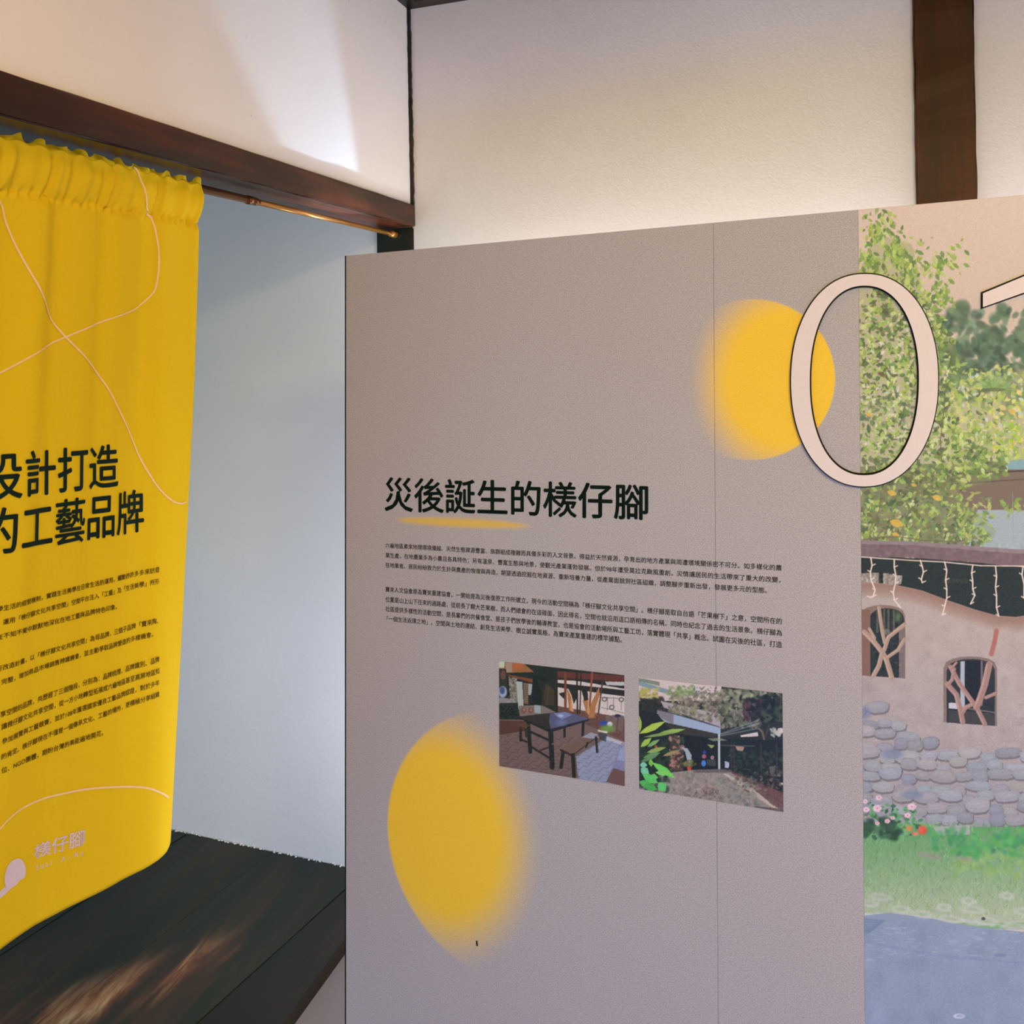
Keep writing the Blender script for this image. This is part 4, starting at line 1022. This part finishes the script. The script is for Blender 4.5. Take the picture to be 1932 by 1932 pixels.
p.poly(Z(610,960,690,980,740,1060,730,1160,690,1140,660,1020),(168,176,182),.9); p.ell(*z(710,1215),4,6,(190,66,40)); dab(640,1120,780,1190,24,3,[(120,100,60),(96,110,66)],72)
p.ell(*z(895,1025),3,3.4,(40,60,150)); p.ell(*z(890,1075),4,4,(160,90,110)); p.ell(*z(885,1160),4.4,6,(70,120,190)); p.ell(*z(990,1090),3.4,4,(150,120,110)); p.poly(Z(920,1110,1030,1110,1030,1190,930,1190),(56,64,60)); p.poly(Z(930,930,1020,940,980,980),(150,170,90),.9)
p.poly(Z(1060,800,1085,800,1085,1230,1060,1230), (176,184,180)); p.poly(Z(930,860,1070,850,1180,880,1000,890),(150,160,130),.7)
p.poly(Z(500,1270,760,1240,1100,1230,1240,1270,1900,1620,1900,1860,60,1860,60,1400), (140,130,120)); p.poly(Z(760,1235,1200,1230,1240,1270,760,1275),(92,84,80),.8)
p.poly(Z(1180,1240,1880,1530,1880,1690,1500,1440,1240,1290), (104,72,66)); p.poly(Z(1110,1280,1180,1290,1850,1720,1750,1720), (184,164,146)); p.poly(Z(1420,1400,1860,1640,1870,1760,1700,1650),(96,68,62),.8)
p.poly(Z(870,1275,900,1275,1110,1440,1090,1440),(176,160,144),.6)
dab(520,1290,1100,1600,200,4,[(160,144,132),(112,104,98),(150,128,116),(128,124,108)],73,.5); dab(1000,1330,1560,1680,200,3.4,[(112,116,108),(150,140,120),(96,98,94)],74,.5); dab(700,1450,1100,1640,80,3,[(110,84,82),(160,140,124)],75,.6)
p.poly(Z(1500,1680,1760,1700,1900,1760,1900,1800,1500,1760),(76,66,64),.7); p.noise(p.box(1194, 1440, 1490, 1544), 6, 2, 77)
dab(1280,1270,1840,1500,90,3,[(84,66,58),(60,56,46),(120,98,84)],78,.7)
# broad leaves in the foreground
dab(90,900,460,1480,120,7,[(20,40,24),(34,60,34)],79,.7)
def lf(x, y, x2, y2, w_, c):
    (xa, ya), (xb, yb) = z(x, y), z(x2, y2)
    p.leaf(xa, ya, math.hypot(xb - xa, yb - ya), math.atan2(yb - ya, xb - xa), w_, c); p.line([(xa, ya), (xb, yb)], .8, [v_ + 24 for v_ in c], .6)
for a in ((100,800,420,650,13,(166,190,70)),(110,780,90,560,10,(150,176,66)),(330,800,660,745,9,(140,170,74)),(120,960,250,850,11,(150,180,70)),(200,960,350,870,8,(120,160,90)),(160,840,560,780,6,(120,150,70)),(190,1030,430,965,9,(140,160,80)),(150,1090,360,1030,9,(96,140,86)),(390,1070,600,1000,8,(150,130,90)),(120,1140,330,1060,8,(90,130,80)),(240,1110,250,1200,9,(120,180,70)),(120,1220,220,1290,15,(120,190,150)),(260,1150,540,1340,14,(110,200,80)),(140,1290,330,1400,16,(90,190,90)),(100,1380,260,1440,15,(80,170,80)),(300,1270,480,1280,12,(120,200,90)),(340,1390,420,1500,18,(90,190,100)),(150,1420,320,1480,15,(70,160,70)),(110,1180,200,1180,12,(120,190,160)),(230,1330,330,1330,14,(96,190,96))): lf(*a)
p.ell(*z(305,955),2.4,2.4,(190,70,50)); p.noise(p.box(1194,1266,1490,1544), 3.5, 1, 76)
photo('photo_print', p, (1204.4, 1277.9), (1476.5, 1308.1), (1207.1, 1488.3), (1478, 1531.7), 'small photo print of a garden shelter behind broad green leaves', 280, 240)

# ---- raised numerals 0 and 1
NUM_M = flat('numeral_face', (222, 211, 210)); NUM_D = flat('numeral_shadow_outline', (20, 22, 20))  # dark tone of the numeral sides and of the painted shadow outline
def ring(cx, cy, rx, ry, n=96, pw=2.15, tilt=0.0):
    out = []
    for i in range(n):
        t = 2 * math.pi * i / n
        x = cx + rx * math.copysign(abs(math.cos(t)) ** (2 / pw), math.cos(t)); y = cy + ry * math.copysign(abs(math.sin(t)) ** (2 / pw), math.sin(t))
        out.append(panel_uv(x + tilt * (y - cy), y))
    return out
def slab(name, loops, o0, o1, mats, parent, **props):
    bm = bmesh.new(); n = len(loops[0])
    V = [[[bm.verts.new(panel(q[0], q[1], o)) for q in lp] for o in (o0, o1)] for lp in loops]
    for i in range(n):
        j = (i + 1) % n
        for k, L_ in enumerate(V): bm.faces.new((L_[0][i], L_[0][j], L_[1][j], L_[1][i])).material_index = 1
        if len(V) == 2:
            bm.faces.new((V[0][1][i], V[0][1][j], V[1][1][j], V[1][1][i])); bm.faces.new((V[0][0][i], V[1][0][i], V[1][0][j], V[0][0][j])).material_index = 1
    if len(V) == 1: bm.faces.new(V[0][1]); bm.faces.new(V[0][0][::-1]).material_index = 1
    return bm_obj(name, bm, mats, parent, **props)
n0 = slab('numeral', [ring(1631, 717, 138, 199.5, tilt=-.004), ring(1630.5, 717.5, 102.5, 178, pw=2.2, tilt=-.004)], 0.0022, 0.0065, [NUM_M, NUM_D], pan, label='large raised white numeral zero')
slab('numeral_shadow_outline', [ring(1631, 717, 140.6, 202.2, tilt=-.004), ring(1630.5, 717.5, 99.8, 175.2, pw=2.2, tilt=-.004)], 0.0006, 0.0022, [NUM_D, NUM_D], n0)  # dark slab around the zero: its contact shadow put into colour
one = [(1853, 554), (1992, 496), (1992, 938), (1954, 936), (1954, 544), (1853, 580)]
big = [(1850.5, 551.5), (1995, 492), (1995, 941), (1951, 939), (1951, 548), (1850.5, 583)]
n1 = slab('numeral', [[panel_uv(*q) for q in one]], 0.0022, 0.0065, [NUM_M, NUM_D], pan, label='large raised white numeral one, cut by the frame')
slab('numeral_shadow_outline', [[panel_uv(*q) for q in big]], 0.0006, 0.0022, [NUM_D, NUM_D], n1)  # same painted contact shadow around the one
